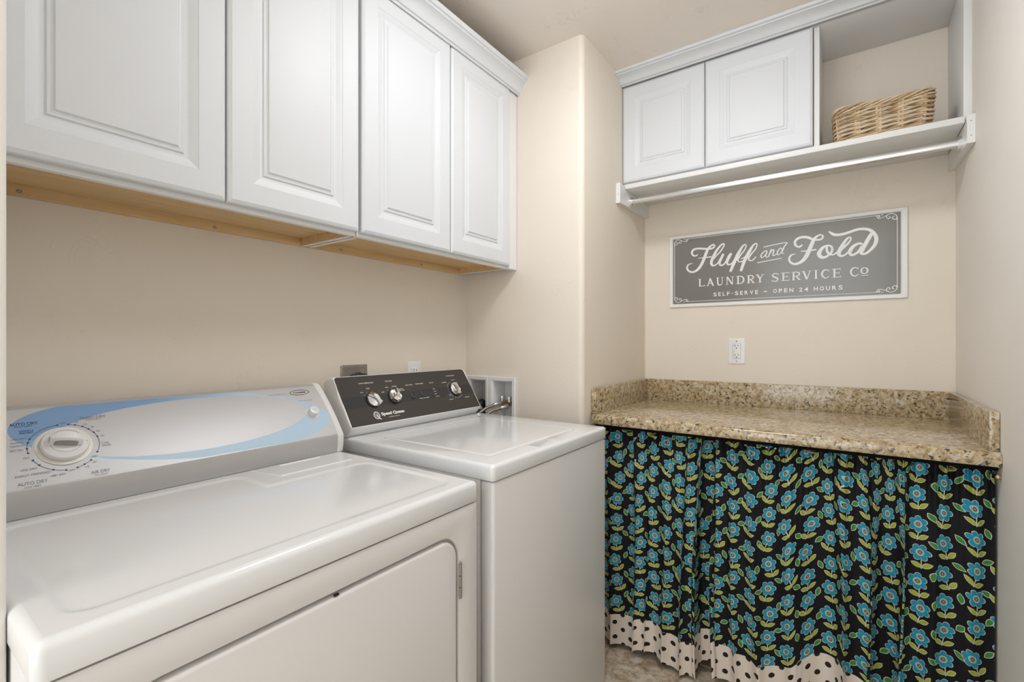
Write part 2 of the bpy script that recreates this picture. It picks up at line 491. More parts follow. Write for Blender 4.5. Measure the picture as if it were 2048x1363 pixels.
def text(b, txt, fn, x0, x1, y0, y1, h=0.0004, bold=0.0, shear=0.0, ang=0.0, mi=0):
    V, F = text_geo(txt, bold)
    if not V: return
    ax, bx = min(v.x for v in V), max(v.x for v in V); ay, by = min(v.y for v in V), max(v.y for v in V)
    cx, cy = (x0 + x1) / 2, (y0 + y1) / 2; out = []
    for v in V:
        x = (v.x - ax) / (bx - ax) * (x1 - x0) + x0 - cx; y = (v.y - ay) / (by - ay) * (y1 - y0) + y0 - cy
        x += shear * y
        x, y = x * math.cos(ang) - y * math.sin(ang), x * math.sin(ang) + y * math.cos(ang)
        out.append(fn(cx + x, cy + y, h))
    b.add(out, F, mi)
SCRIPT = [[[131.1,245.7,4.6],[124.9,241.7,5.8],[116.0,241.2,6.9],[107.6,247.6,8.4],[104.7,257.2,9.2],[108.3,267.1,9.5],[117.8,273.0,9.2],[134.7,274.1,8.4],[154.0,271.1,8.6],[171.5,268.2,8.6],[190.4,266.9,7.7],[200.7,270.3,7.3],[206.2,277.8,6.7],[202.8,283.6,6.4],[195.6,283.2,6.9],[185.3,276.2,8.4],[175.8,264.0,11.5],[167.1,243.1,12.6],[158.4,220.1,12.6],[146.1,193.8,12.6],[133.2,176.9,11.6],[118.7,167.1,9.8],[102.6,165.3,8.9],[89.0,172.7,8.3],[82.3,184.9,8.3],[84.1,195.9,7.3],[90.8,203.1,5.8],[106.1,206.9,3.4]],[[133.8,227.8,2.8],[150.5,228.3,4.3],[171.5,228.5,5.5],[190.4,229.2,5.5]],[[204.1,219.1,5.5],[214.3,232.5,5.8],[226.2,243.0,5.8],[237.1,257.0,6.1],[245.0,270.5,6.1],[247.6,279.1,5.8],[243.3,283.6,6.1],[233.8,278.1,7.3],[218.6,260.6,9.5],[205.8,238.9,11.3],[194.7,214.6,11.9],[192.2,198.5,11.6],[197.3,187.5,8.6],[207.6,187.6,7.0],[219.4,195.5,6.4],[228.7,209.4,7.7],[236.3,221.2,9.2],[242.6,233.4,10.1]],[[243.0,233.1,10.1],[233.8,214.3,11.0],[228.2,198.6,9.8],[230.4,187.2,8.0],[239.6,185.3,7.0],[251.3,193.7,6.4],[260.4,209.7,8.6],[267.9,223.2,10.1],[275.3,233.1,10.7]],[[275.8,233.1,10.7],[267.1,214.4,11.0],[260.4,199.0,9.8],[262.1,187.8,8.0],[271.2,185.1,7.0],[281.8,191.2,6.4],[292.4,206.5,8.0],[298.9,220.0,9.2]],[[275.3,156.3,11.9],[284.3,178.9,12.6],[294.9,204.5,13.2],[303.8,224.7,13.5],[314.3,244.7,11.3],[324.7,262.0,8.3],[332.7,268.1,6.4],[338.3,266.5,5.8],[338.7,257.7,5.5],[331.9,243.6,6.1],[321.5,229.9,6.4],[311.1,215.1,6.7],[305.4,204.3,6.7],[307.8,195.7,5.8],[316.7,193.1,5.2],[326.3,196.9,5.2],[337.5,207.1,5.5]],[[319.1,155.4,11.6],[326.3,178.5,12.6],[335.1,202.1,13.5],[346.2,223.7,13.8],[356.4,243.5,11.6],[367.4,260.4,8.3],[376.0,267.5,6.4],[382.2,266.4,5.8],[382.2,256.9,5.5],[376.0,242.1,5.8],[365.8,230.2,6.4],[355.6,217.4,7.0],[349.3,205.9,7.3],[351.7,196.9,6.4],[361.1,194.3,5.5],[370.5,199.4,5.5],[377.5,208.2,5.2]],[[317.5,206.2,3.4],[329.5,210.6,4.6],[340.6,217.3,5.5]],[[410.4,248.8,4.4],[494.2,258.0,4.4],[488.2,242.3,5.4],[481.4,224.0,5.4],[479.1,215.3,4.7],[486.7,211.7,3.5]],[[385.0,182.3,4.4],[476.8,192.4,4.4]],[[422.9,225.3,4.7],[419.8,231.3,4.4],[413.5,230.2,4.7],[403.3,221.3,5.4],[398.2,210.3,5.4],[401.7,203.2,4.4],[409.6,206.4,4.1],[419.0,218.7,4.4],[423.4,228.8,5.4],[418.2,215.2,5.7],[417.1,206.2,4.7],[423.7,203.2,4.1],[430.7,210.4,4.1],[434.6,222.3,5.1],[438.5,234.1,5.7]],[[438.5,234.1,5.7],[433.1,218.9,5.7],[428.7,205.3,5.4]],[[433.1,217.2,4.1],[440.8,229.5,4.4],[447.8,232.7,5.1],[448.5,225.1,5.7],[444.7,213.3,5.4],[447.8,207.1,4.4],[454.7,209.2,4.1],[461.6,219.3,4.1]],[[479.1,231.2,4.7],[475.3,236.9,4.4],[470.8,234.8,4.7],[463.9,225.1,5.7],[461.1,214.1,5.4],[466.2,208.3,4.4],[473.8,214.4,4.1],[481.4,227.5,4.4]],[[553.0,240.1,6.6],[546.0,234.7,7.1],[539.5,234.2,7.3],[530.6,241.6,8.9],[527.3,254.8,9.5],[532.9,265.8,9.8],[546.0,272.6,9.8],[562.0,273.0,10.1],[576.4,268.6,10.1],[592.1,259.5,8.9],[606.2,255.5,7.0],[620.3,256.3,7.3],[626.9,264.2,7.0],[623.7,273.0,6.3],[614.7,274.2,7.0],[603.4,267.6,8.9],[594.9,256.6,12.7],[587.8,239.0,14.5],[577.8,213.2,15.2],[569.2,193.0,15.2],[557.7,176.1,13.9],[543.1,165.6,11.4],[527.0,162.7,9.5],[513.6,169.2,8.9],[506.5,181.6,8.9],[508.4,194.3,7.9],[515.1,202.7,6.3],[529.2,205.0,3.2]],[[550.1,213.8,4.4],[569.2,213.8,5.4],[586.4,214.4,6.3],[602.3,215.3,6.3]],[[642.1,227.2,7.9],[631.0,223.8,9.8],[619.9,212.6,13.0],[613.6,198.3,15.5],[617.1,186.6,13.9],[626.1,180.3,11.4],[637.9,181.9,9.2],[649.0,190.3,8.5],[656.9,201.0,9.2],[658.5,213.2,8.5],[654.4,223.6,7.9],[642.1,227.2,7.9],[640.0,217.8,8.5],[641.4,204.4,8.5],[648.3,192.9,8.2],[658.5,187.6,7.0],[669.4,191.1,6.6],[678.9,200.2,7.0]],[[688.3,203.2,7.0],[696.3,211.3,7.3],[704.3,220.1,7.0],[713.6,230.3,7.0],[720.4,242.5,6.3],[719.1,251.0,6.0],[710.9,249.8,7.6],[701.0,236.8,10.4],[691.0,218.4,13.0],[682.7,199.8,14.5],[680.9,188.5,13.0],[687.0,180.0,9.5],[697.7,180.5,7.9],[708.3,188.5,7.3],[716.9,197.6,7.9]],[[756.6,220.3,7.9],[746.3,223.5,8.9],[731.3,216.1,10.8],[720.8,202.8,13.0],[717.3,191.0,12.0],[720.8,181.3,9.8],[729.4,180.3,9.2],[739.8,186.1,8.9],[748.2,194.8,9.8],[756.6,209.1,11.1]],[[787.2,257.0,12.7],[777.0,237.7,13.6],[766.9,216.7,13.9],[758.5,199.3,13.9],[753.8,187.8,12.7],[758.5,180.9,9.8],[768.1,181.0,9.2],[780.9,190.4,9.8],[794.7,207.8,11.7],[801.3,225.9,13.0],[801.0,241.8,12.7],[794.7,257.6,12.3],[783.4,270.7,11.4],[770.7,277.2,10.8],[755.3,280.0,10.4],[738.5,279.1,10.4],[718.9,273.4,10.4],[699.0,268.3,10.8],[678.9,266.7,11.7],[665.4,269.5,11.7],[655.8,276.7,9.5],[647.6,283.9,5.4]]]
SCROLL = [[[92.5,19.9,2.9],[83.7,22.0,2.9],[84.5,25.4,3.5],[86.9,24.9,3.5]],[[91.8,20.7,3.5],[92.8,24.8,3.5],[88.4,30.2,3.5],[82.3,31.6,3.1],[74.2,28.7,2.9],[64.1,24.3,3.1],[55.4,19.5,3.1],[45.5,18.7,3.1],[36.9,23.3,3.1],[31.3,31.8,3.5],[31.0,43.6,4.3]],[[56.8,20.2,2.9],[62.4,25.2,3.5],[62.4,31.4,3.5],[58.4,36.3,3.1],[53.8,35.5,3.5],[52.0,31.5,3.5],[55.8,29.0,2.9]],[[31.6,35.1,3.1],[32.6,39.3,3.1],[36.6,42.1,3.3],[41.5,41.0,3.6],[45.1,35.6,3.8],[43.2,30.4,3.5],[38.5,29.8,2.1]],[[79.5,19.4,2.1],[74.2,18.8,3.1]]]

# ------------------------------------------------------------------ room
def wallbox(name, *a, mat='wall'):
    b = B(); b.box(*a); return struct(b.build(name, mat))
fl = B(); fl.box(XH, XB + 0.1, YH, YA + 0.1, -0.05, -0.004)
floor = struct(fl.build('floor', 'grout'))
TS = 0.4575
tx0, ty0 = 1.838 - 8 * TS, 0.7785 - 3 * TS
tile_b = B(); tile_b.rbox(0.0025, TS - 0.0025, 0.0025, TS - 0.0025, -0.012, 0.0, 0.002, 1)
tile_me = None
for i in range(10):
    for j in range(5):
        x, y = tx0 + i * TS, ty0 + j * TS
        if x > XB or y > YA or x + TS < XH or y + TS < YD: continue
        x1c, y1c = min(x + TS, XB), min(y + TS, YA); x0c, y0c = max(x, XH), max(y, YD)
        if (x1c - x) < TS or (y1c - y) < TS or x0c > x or y0c > y:
            tb = B(); tb.rbox(x0c + 0.0025, x1c - 0.0025 if x1c < XB else x1c, y0c + 0.0025 if y0c > y - 1 and y0c == y else y0c, y1c - 0.0025, -0.012, 0.0, 0.002, 1)
            tb.build('tile', 'tile', floor, autosmooth=AS)
        elif tile_me is None:
            t0 = tile_b.build('tile', 'tile', floor, autosmooth=AS); t0.location = (x, y, 0); tile_me = t0.data
        else:
            o = bpy.data.objects.new('tile', tile_me); COL.objects.link(o); o.parent = floor; o.location = (x, y, 0)
wallbox('ceiling', XH, XB + 0.1, YH, YA + 0.1, ZC, ZC + 0.08, mat='ceiling')
wallbox('wall_back', XL - 0.1, XC + 0.15, YA, YA + 0.1, 0, ZC)
wallbox('wall_end', XB, XB + 0.1, YD - 0.1, YC + 0.1, 0, ZC)
wallbox('wall_right', XR, XB, YD - 0.1, YD, 0, ZC, mat='wall_smooth')
# stub wall left of the dryer, its long face looks at the hall
b = B(); lp = []
for z in (0, ZC):
    pts = [(XH, YS)] + [(XL - 0.008 + 0.008 * math.sin(t * PI / 8), YS + 0.008 - 0.008 * math.cos(t * PI / 8)) for t in range(5)] + [(XL, YA), (XH, YA)]
    lp.append([(x, y, z) for x, y in pts])
b.loops(lp, True, True); struct(b.build('wall_left', 'wall_smooth', autosmooth=AS))
# boxed-out corner with bullnose edge and a hole for the washer outlet box
BX0, BX1, BZ0, BZ1 = 1.158, 1.408, 0.800, 1.040        # hole: y range, z range
b = B(); r = 0.02
arc = [(XC + r - r * math.cos(t * PI / 16), YC + r - r * math.sin(t * PI / 16)) for t in range(9)]
path = arc + [(XB, YC)]
b.loops([[(x, y, 0) for x, y in path], [(x, y, ZC) for x, y in path]], closed=False)
ys = [YC + r, BX0, BX1, YA]; zs = [0, BZ0, BZ1, ZC]
for i in range(3):
    for j in range(3):
        if i == 1 and j == 1: continue
        b.add([(XC, ys[i], zs[j]), (XC, ys[i + 1], zs[j]), (XC, ys[i + 1], zs[j + 1]), (XC, ys[i], zs[j + 1])], [(0, 1, 2, 3)])
b.box(XB - 0.01, XB + 0.09, YC + 0.001, YA + 0.1, 0, ZC)
o = b.build('wall_corner', 'wall', autosmooth=AS)
struct(o)

# ------------------------------------------------------------------ ceiling lamp
lr = root('ceiling_lamp', 'round opal flush ceiling lamp over the middle of the room', 'lamp', (*LAMP['loc'], ZC))
lx, ly = LAMP['loc']
b = B(); b.lathe([(0.215, 0.0), (0.218, -0.012), (0.210, -0.022)], (lx, ly, ZC), (0, 0, 1), 40); b.build('lamp_base', 'satin', lr, autosmooth=AS)
b = B(); b.lathe([(0.205, -0.022), (0.196, -0.045), (0.165, -0.066), (0.105, -0.080), (0.04, -0.086), (0.002, -0.087)], (lx, ly, ZC), (0, 0, 1), 40); b.build('lamp_shade', 'lamp', lr, smooth=True)

# ------------------------------------------------------------------ cabinet doors
DOOR_RINGS = [(0.0, -0.019), (0.0, -0.006), (0.002, -0.0035), (0.006, -0.0015), (0.009, 0.0), (0.055, 0.0), (0.0565, -0.0012), (0.058, -0.0015),
              (0.071, -0.0065), (0.075, -0.0075), (0.080, -0.0075), (0.083, -0.0045), (0.087, -0.0045), (0.0905, -0.0035), (0.0935, -0.0005), (0.097, 0.0)]
def door(name, a0, a1, b0, b1, fn, parent, mat='white', k=1.0):
    b = B(); L = []
    for ins, d in DOOR_RINGS:
        i = ins * k
        L.append([fn(a0 + i, b0 + i, d), fn(a1 - i, b0 + i, d), fn(a1 - i, b1 - i, d), fn(a0 + i, b1 - i, d)])
    b.loops(L, True, True)
    return b.build(name, mat, parent, autosmooth=0.25)
def screw(parent, p, ax, r=0.0045):
    b = B(); b.lathe([(r, 0), (r, 0.0012), (r * 0.6, 0.002), (0.001, 0.0012)], p, ax, 12); return b.build('screw', 'hinge', parent, autosmooth=AS)

# wall cabinets over the machines
FY = 1.140
def cabinet(x0, x1, doors, label, zt=2.262):
    r0 = root('wall_cabinet', label, 'cabinet', ((x0 + x1) / 2, YA - 0.01, 1.5))
    zb, yf = 1.503, FY + 0.020
    ft = lambda a, c, d: (a, FY - d, c)
    for xa, xb in ((x0, x0 + 0.016), (x1 - 0.016, x1)):
        b = B(); b.box(xa, xb, yf + 0.018, YA, zb, zt, 0)
        b.build('side_panel', 'wood', r0)
    box('bottom_panel', x0 + 0.016, x1 - 0.016, yf + 0.018, YA - 0.0165, zb + 0.024, zb + 0.036, 'wood', r0, 0)
    box('top_panel', x0 + 0.016, x1 - 0.016, yf + 0.018, YA, zt - 0.014, zt, 'wood', r0, 0)
    box('nailer', x0 + 0.0162, x1 - 0.0162, YA - 0.016, YA, zb, zb + 0.036, 'wood', r0, 0.001)
    box('back_panel', x0 + 0.016, x1 - 0.016, YA - 0.008, YA, zb + 0.036, zt - 0.014, 'wood', r0, 0)
    for xa, xb in ((x0, x0 + 0.016), (x1 - 0.016, x1)):
        box('edge_band', xa + 0.0005, xb - 0.0005, yf + 0.019, YA - 0.017, zb - 0.0008, zb - 0.0001, 'white_edge', r0, 0)
    # face frame
    b = B()
    b.rbox(x0, x1, yf, yf + 0.018, zb, zb + 0.034, 0.0015, 1); b.rbox(x0, x1, yf, yf + 0.018, zt - 0.045, zt, 0.0015, 1)
    b.rbox(x0, x0 + 0.03, yf, yf + 0.018, zb + 0.034, zt - 0.045, 0.0015, 1); b.rbox(x1 - 0.03, x1, yf, yf + 0.018, zb + 0.034, zt - 0.045, 0.0015, 1)
    b.build('face_frame', 'white_edge', r0, autosmooth=AS)
    for a, c in doors:
        door('door', a, c, 1.514, 2.252, ft, r0)
    return r0
c1 = cabinet(0.116, 0.8535, [(0.122, 0.4965), (0.5005, 0.8535)], 'white raised-panel wall cabinet over the blue-printed dryer')
c2 = cabinet(0.8585, 1.605, [(0.8640, 1.237), (1.2405, 1.597)], 'white raised-panel wall cabinet over the black-panelled washer')
b = B(); b.rbox(1.598, 1.650, FY + 0.005, FY + 0.038, 1.503, 2.262, 0.0015, 1); b.build('filler_strip', 'white_edge', c2, autosmooth=AS)
for x in (0.211, 0.586): screw(c1, (x, YA - 0.016, 1.511), (0, -1, 0))
for x in (0.982, 1.357): screw(c2, (x, YA - 0.016, 1.513), (0, -1, 0))
# crown moulding: profile (out, up)
CROWN = [(0.0, 0.0), (0.004, 0.0), (0.006, 0.006), (0.0115, 0.0075), (0.0135, 0.012), (0.0165, 0.024), (0.024, 0.036), (0.034, 0.044), (0.0395, 0.0465), (0.0405, 0.052), (0.047, 0.0545), (0.049, 0.064), (0.049, 0.070), (0.0, 0.070)]
def crown(name, fn, e0, e1, label):
    b = B(); b.loops([[fn(e, o_, u_) for o_, u_ in CROWN] for e in (e0, e1)], True, True)
    return tag(b.build(name, 'white', autosmooth=0.45), label, 'moulding')
crown('crown_molding', lambda e, o_, u_: (e, FY + 0.018 - 0.020 - o_, 2.240 + u_), 0.113, 1.6515, 'white crown moulding along the top of the cabinets over the machines')

# ------------------------------------------------------------------ hanging cabinet, cubby, shelf on the end wall
FX = 2.042
fe = lambda a, c, d: (FX - d, a, c)
hc = root('wall_cabinet', 'small two-door white cabinet standing on the shelf left of the wicker basket', 'cabinet', (2.2, 0.47, 1.907))
ST, SB = 1.906, 1.885
b = B(); b.rbox(FX + 0.020, XB, 0.083, 0.101, ST, 2.352, 0.001, 1); b.build('side_panel', 'white_edge', hc, autosmooth=AS)
b = B(); b.rbox(FX + 0.020, XB, 0.812, 0.834, ST, 2.352, 0.001, 1); b.build('side_panel', 'white_edge', hc, autosmooth=AS)
box('bottom_panel', FX + 0.021, XB, 0.101, 0.812, ST, ST + 0.016, 'white_edge', hc, 0.001)
box('center_stile', FX + 0.020, FX + 0.038, 0.460, 0.495, ST + 0.016, 2.352, 'white_edge', hc, 0.001)
door('door', 0.480, 0.832, 1.919, 2.350, fe, hc)
door('door', 0.103, 0.476, 1.919, 2.350, fe, hc)
cub = root('open_shelf_box', 'open white cubby box to the right of the small two-door cabinet, holding the basket', 'shelf', (2.2, -0.1, 2.35))
box('top_panel', FX + 0.018, XB, -0.301, 0.834, 2.354, 2.371, 'white_edge', cub, 0.001)
box('side_panel', FX + 0.014, XB, YD, -0.301, ST, 2.385, 'white_edge', cub, 0.0015)
for p in ((2.3, 0.05, 2.16),):
    pass
sh = tag(box('wall_shelf', FX - 0.012, XB, YD + 0.021, YC - 0.001, SB, ST, 'white_edge', None, 0.0015), 'long white shelf board carrying the small cabinet and the basket', 'shelf')
for nm, y0, y1, xf, lab in (('l', YC - 0.020, YC - 0.0005, 1.972, 'white cleat board under the left end of the long shelf'), ('r', YD + 0.0005, YD + 0.020, 2.008, 'white cleat board under the right end of the long shelf')):
    q = root('shelf_cleat', lab, 'bracket', (2.2, y0, 1.82))
    b = B()
    ztop = ST if nm == 'r' else SB
    # board with a notched front: stands proud of the shelf front
    outline = [(xf, 1.812), (xf, 1.900), (FX - 0.014, 1.900), (FX - 0.014, SB - 0.0005), (XB, SB - 0.0005), (XB, 1.822)]
    b.loops([[(x, y, z) for x, z in outline] for y in (y0, y1)], True, True)
    b.build('board', 'white_edge', q)
    # rod cup on the inner face
    yy = y0 if nm == 'l' else y1; sgn = -1 if nm == 'l' else 1
    b = B(); lp = []
    for k, (ra, rb, h) in enumerate(((0.012, 0.020, 0.0), (0.012, 0.020, 0.012), (0.0095, 0.0165, 0.012), (0.0095, 0.0165, 0.003))):
        lp.append([(2.085 + ra * math.cos(2 * PI * i / 24), yy + sgn * h, 1.841 + rb * math.sin(2 * PI * i / 24)) for i in range(24)])
    b.loops(lp, True, True); b.build('rod_cup', 'chrome', q, autosmooth=AS)
    for z in ((1.835, 1.88) if nm == 'r' else (1.85,)):
        b = B(); b.lathe([(0.0018, 0), (0.0018, 0.0004)], (xf, (y0 + y1) / 2, z), (-1, 0, 0), 8); b.build('nail_hole', 'seam', q)
b = B()
b.loops([[(2.085 + 0.0085 * math.cos(2 * PI * i / 24), y, 1.841 + 0.015 * math.sin(2 * PI * i / 24)) for i in range(24)] for y in (YC - 0.027, YD + 0.026)], True, True)
tag(b.build('clothes_rod', 'rod_metal', autosmooth=0.9), 'oval chrome clothes rod hanging below the long shelf', 'rod')
crown('crown_molding', lambda e, o_, u_: (FX - 0.003 - o_ * 1.55, e, 2.3515 + u_ * 0.578), YD + 0.0005, YC - 0.0005, 'white crown moulding against the ceiling above the small two-door cabinet')

# wicker basket
bk = root('wicker_basket', 'low rectangular basket of woven willow rods on the shelf', 'basket', (2.165, -0.098, ST))
def bpt(u, z, out=0.0):
    """u in metres along the rim path, z height fraction"""
    fl_ = 0.006 * z
    x0, x1, y0, y1 = 2.055 - fl_, 2.285 + fl_, -0.226 - fl_, 0.032 + fl_
    r_ = 0.035
    segs = [(y1 - y0 - 2 * r_), PI / 2 * r_, (x1 - x0 - 2 * r_), PI / 2 * r_] * 2
    tot = sum(segs); u = (u % 1.0) * tot
    pos = [((x0, y1 - r_), (0, -1)), ((x0 + r_, y0 + r_), PI), ((x0 + r_, y0), (1, 0)), ((x1 - r_, y0 + r_), 1.5 * PI),
           ((x1, y0 + r_), (0, 1)), ((x1 - r_, y1 - r_), 0), ((x1 - r_, y1), (-1, 0)), ((x0 + r_, y1 - r_), PI / 2)]
    for k, L_ in enumerate(segs):
        if u <= L_ or k == 7:
            (px, py), d = pos[k]
            if isinstance(d, tuple):
                x, y = px + d[0] * u, py + d[1] * u
                nx, ny = {0: (-1, 0), 2: (0, -1), 4: (1, 0), 6: (0, 1)}[k]
            else:
                t = d + u / r_
                nx, ny = math.cos(t), math.sin(t); x, y = px + nx * r_, py + ny * r_
            return Vector((x + nx * out, y + ny * out, 0))
        u -= L_
NS = 16; BH = 0.118
rnd = random.Random(3)
for row in range(7):
    z0 = 0.014 + row * 0.0140
    for ph in (0, 1):
        b = B(); pts = []
        n = NS * 8
        j1 = rnd.uniform(0, 6)
        for i in range(n + 1):
            u = i / n
            w = math.cos(PI * NS * u + ph * PI + row * PI)
            p = bpt(u, z0 / BH, 0.0046 * w + 0.001 * math.sin(9 * u + j1))
            p.z = ST + z0 + 0.0034 * math.sin(PI * NS * u + ph * PI + row * PI) + 0.0012 * math.sin(7 * u * 2 * PI + j1)
            pts.append(p)
        b.tube(pts, 0.0040, 7, cap=False); b.build('woven_rod', 'wicker', bk, smooth=True)
for k in range(NS):
    for d in (-0.0055, 0.0050):
        b = B(); u = (k + 0.5) / NS + d
        pts = []
        for i in range(5):
            zf = i / 4; p = bpt(u, zf); p.z = ST + 0.002 + zf * 0.112; pts.append(p)
        b.tube(pts, 0.0034, 6); b.build('stake', 'wicker', bk, smooth=True)
for lay in range(7):                                                      # rolled rim and foot: long crossing rods
    b = B(); pts = []; n = 200; top = lay < 5
    for i in range(n + 1):
        u = i / n
        a = 2 * PI * (lay / 5.0) + u * 2 * PI * 6 if top else 2 * PI * (lay / 2.0) + u * 2 * PI * 8
        p = bpt(u, 1.0 if top else 0.0, (0.0062 if top else 0.004) * math.cos(a))
        p.z = ST + (0.1145 if top else 0.0075) + (0.0085 if top else 0.0035) * math.sin(a) + (0.002 * math.sin(u * 2 * PI * 3 + lay))
        pts.append(p)
    b.tube(pts, 0.0038, 6, cap=False); b.build('rim_rod' if top else 'foot_rod', 'wicker', bk, smooth=True)
box('basket_base', 2.068, 2.272, -0.214, 0.020, ST + 0.004, ST + 0.010, 'wicker', bk, 0.002)

# ------------------------------------------------------------------ counter, curtain
ct = root('granite_countertop', 'speckled tan granite countertop with low splash strips, above the flower curtain', 'countertop', (2.02, 0.25, 0.914))
CY0, CY1 = YD + 0.001, 0.8335
b = B(); L = []
prof = [(XB, 0.876), (1.706, 0.876), (1.702, 0.8775), (1.7, 0.882), (1.7, 0.900), (1.7015, 0.907), (1.706, 0.912), (1.714, 0.914), (XB, 0.914)]
b.loops([[(x, y, z) for x, z in prof] for y in (CY0, 0.820)], True, True); b.build('slab', 'granite', ct, autosmooth=AS)
box('splash_strip', XB - 0.020, XB, CY0, CY1, 0.914, 1.016, 'granite', ct, 0.0015)
box('splash_strip', 1.722, XB - 0.0203, CY0, CY0 + 0.020, 0.914, 1.016, 'granite', ct, 0.0015)
box('splash_strip', 1.722, XB - 0.0203, CY1 - 0.020, CY1, 0.914, 1.016, 'granite', ct, 0.0015)

cu = root('flower_curtain', 'gathered black curtain with blue flowers and a white polka-dot hem under the granite counter', 'curtain', (1.735, 0.25, 0.0))
y_l, y_r = 0.812, -0.317
NU, NV = 760, 100
rc = random.Random(11)
folds = [(0.76, 0.030, 0.9), (0.66, 0.022, 1.2), (0.615, 0.018, 0.8), (0.54, 0.030, 1.0), (0.475, 0.022, 1.3), (0.425, 0.020, 1.2), (0.40, 0.012, -1.6), (0.372, 0.016, 1.1), (0.31, 0.020, 0.8),
         (0.245, 0.030, 1.1), (0.15, 0.036, 0.9), (0.075, 0.022, -0.6), (0.02, 0.026, 1.1), (-0.045, 0.016, 0.9), (-0.085, 0.014, -1.1), (-0.12, 0.018, 1.0), (-0.19, 0.030, 0.8), (-0.27, 0.032, 0.6)]
def sstep_(a, b, x):
    t = max(0.0, min(1.0, (x - a) / (b - a))); return t * t * (3 - 2 * t)
def base_fold(y):
    s = 0.0
    for c, w, a in folds:
        s += a * math.exp(-((y - c) / w) ** 2)
    return s
def curtain_pt(i, v):
    """v = 0 top .. 1 hem"""
    y = y_l + (y_r - y_l) * i / NU
    z0 = 0.866
    zh = 0.024 + 0.012 * sstep_(0.66, 0.78, y) + 0.075 * math.exp(-((y - 0.03) / 0.13) ** 2) + 0.030 * math.exp(-((y - 0.40) / 0.025) ** 2) + 0.012 * math.sin(y * 23)
    z = z0 + (zh - z0) * v
    d = z0 - z
    grow = min(1.0, 0.25 + d / 0.55)
    lag = y + 0.012 * math.sin(z * 4 + y * 9)
    big = base_fold(lag) * 0.033 * grow
    gather = math.exp(-d / 0.06)
    small = (0.0060 * math.sin(y * 190 + 2.5 * math.sin(y * 31)) + 0.0042 * math.sin(y * 345 + 1.3 + 2 * math.sin(y * 47))) * (1.7 * gather + 0.08)
    mid = 0.004 * math.sin(y * 92 + 1.5 * math.sin(y * 17)) * min(1.0, 0.45 + 0.4 * grow) * (1 - 0.4 * v)
    pocket = 0.004 * math.exp(-((d - 0.012) / 0.006) ** 2) - 0.0035 * math.exp(-((d - 0.028) / 0.004) ** 2)
    # overhanging S folds: push the cloth sideways where the fold is steep
    e = 0.004
    slope = (base_fold(lag + e) - base_fold(lag - e)) / (2 * e)
    side = 0.00024 * slope * grow
    side = max(-0.018, min(0.018, side))
    x = 1.744 - big - small - mid - pocket + 0.012 * v
    return Vector((x, y + side, z)), d
verts = []; uvs = []; faces = []
cols = []
for i in range(NU + 1):
    cols.append([curtain_pt(i, (j / NV)) for j in range(NV + 1)])
U = 0.0; Us = [0.0]
for i in range(1, NU + 1):
    a = cols[i][int(NV * 0.6)][0]; c = cols[i - 1][int(NV * 0.6)][0]
    U += math.hypot(a.x - c.x, a.y - c.y); Us.append(U)
for i in range(NU + 1):
    H_ = cols[i][NV][1]
    for j in range(NV + 1):
        p, d = cols[i][j]; verts.append(p); uvs.append((Us[i] * 1.0, H_ - d))
for i in range(NU):
    for j in range(NV):
        a = i * (NV + 1) + j
        faces.append((a, a + 1, a + NV + 2, a + NV + 1))
mk('curtain_cloth', verts, faces, 'fabric', cu, smooth=True, uv=uvs)
print('cloth length', U)
box('black_strip', 1.7165, 1.7185, y_r, 0.812, 0.8650, 0.8758, 'matte_black', cu, 0)  # flat black strip just below the counter slab
b = B(); b.tube([(1.752, 0.815, 0.852), (1.752, -0.318, 0.852)], 0.0035, 10); b.build('rod', 'brass', cu, smooth=True)
b = B(); b.lathe([(0.004, 0), (0.0065, 0.001), (0.0065, 0.006), (0.004, 0.008), (0.002, 0.0085)], (1.716, -0.3165, 0.850), (-1, 0, 0), 14); b.build('rod_hook', 'brass', cu, autosmooth=AS)

# ------------------------------------------------------------------ wall sign
SGX, SGY, SGZ = XB - 0.0005, 0.709, 1.3665
sg = root('metal_sign', 'embossed grey and white laundry sign on the wall above the granite counter', 'sign', (SGX, 0.26, 1.54))
sf = lambda s, t, h: (SGX - 0.009 - h, SGY - s, SGZ + t)
b = B(); L = []
for i, h in ((0.0, -0.009), (0.0, -0.0015), (0.0015, 0.0), (0.0128, 0.0), (0.0140, -0.0015), (0.0150, -0.0036), (0.0160, -0.0040)):
    L.append([sf(a, c, h) for a, c in rrect(i, 0.896 - i * 1.25, i, 0.345 - i * 0.9, max(0.004 - i * 0.1, 0.001), 3)])
b.loops(L, True, False); b.build('raised_rim', 'sign_white', sg, autosmooth=AS)
b = B(); b.add([sf(a, c, -0.0040) for a, c in ((0.012, 0.012), (0.884, 0.012), (0.884, 0.335), (0.012, 0.335))], [(0, 1, 2, 3)])
b.build('grey_field', 'sign_grey', sg)
FH0, FH1 = -0.0042, -0.0018
for w0, w1 in ((0, 8), (8, 14), (14, 20)):
    b = B()
    for k in range(w0, w1):
        ribbon(b, [(p[0] / 1000, p[1] / 1000, p[2] * 1.12 / 1000) for p in SCRIPT[k]], sf, FH0, FH1 + 0.00012 * (k % 7), True, 5)
    b.build('raised_script_word', 'sign_white', sg, autosmooth=0.7)
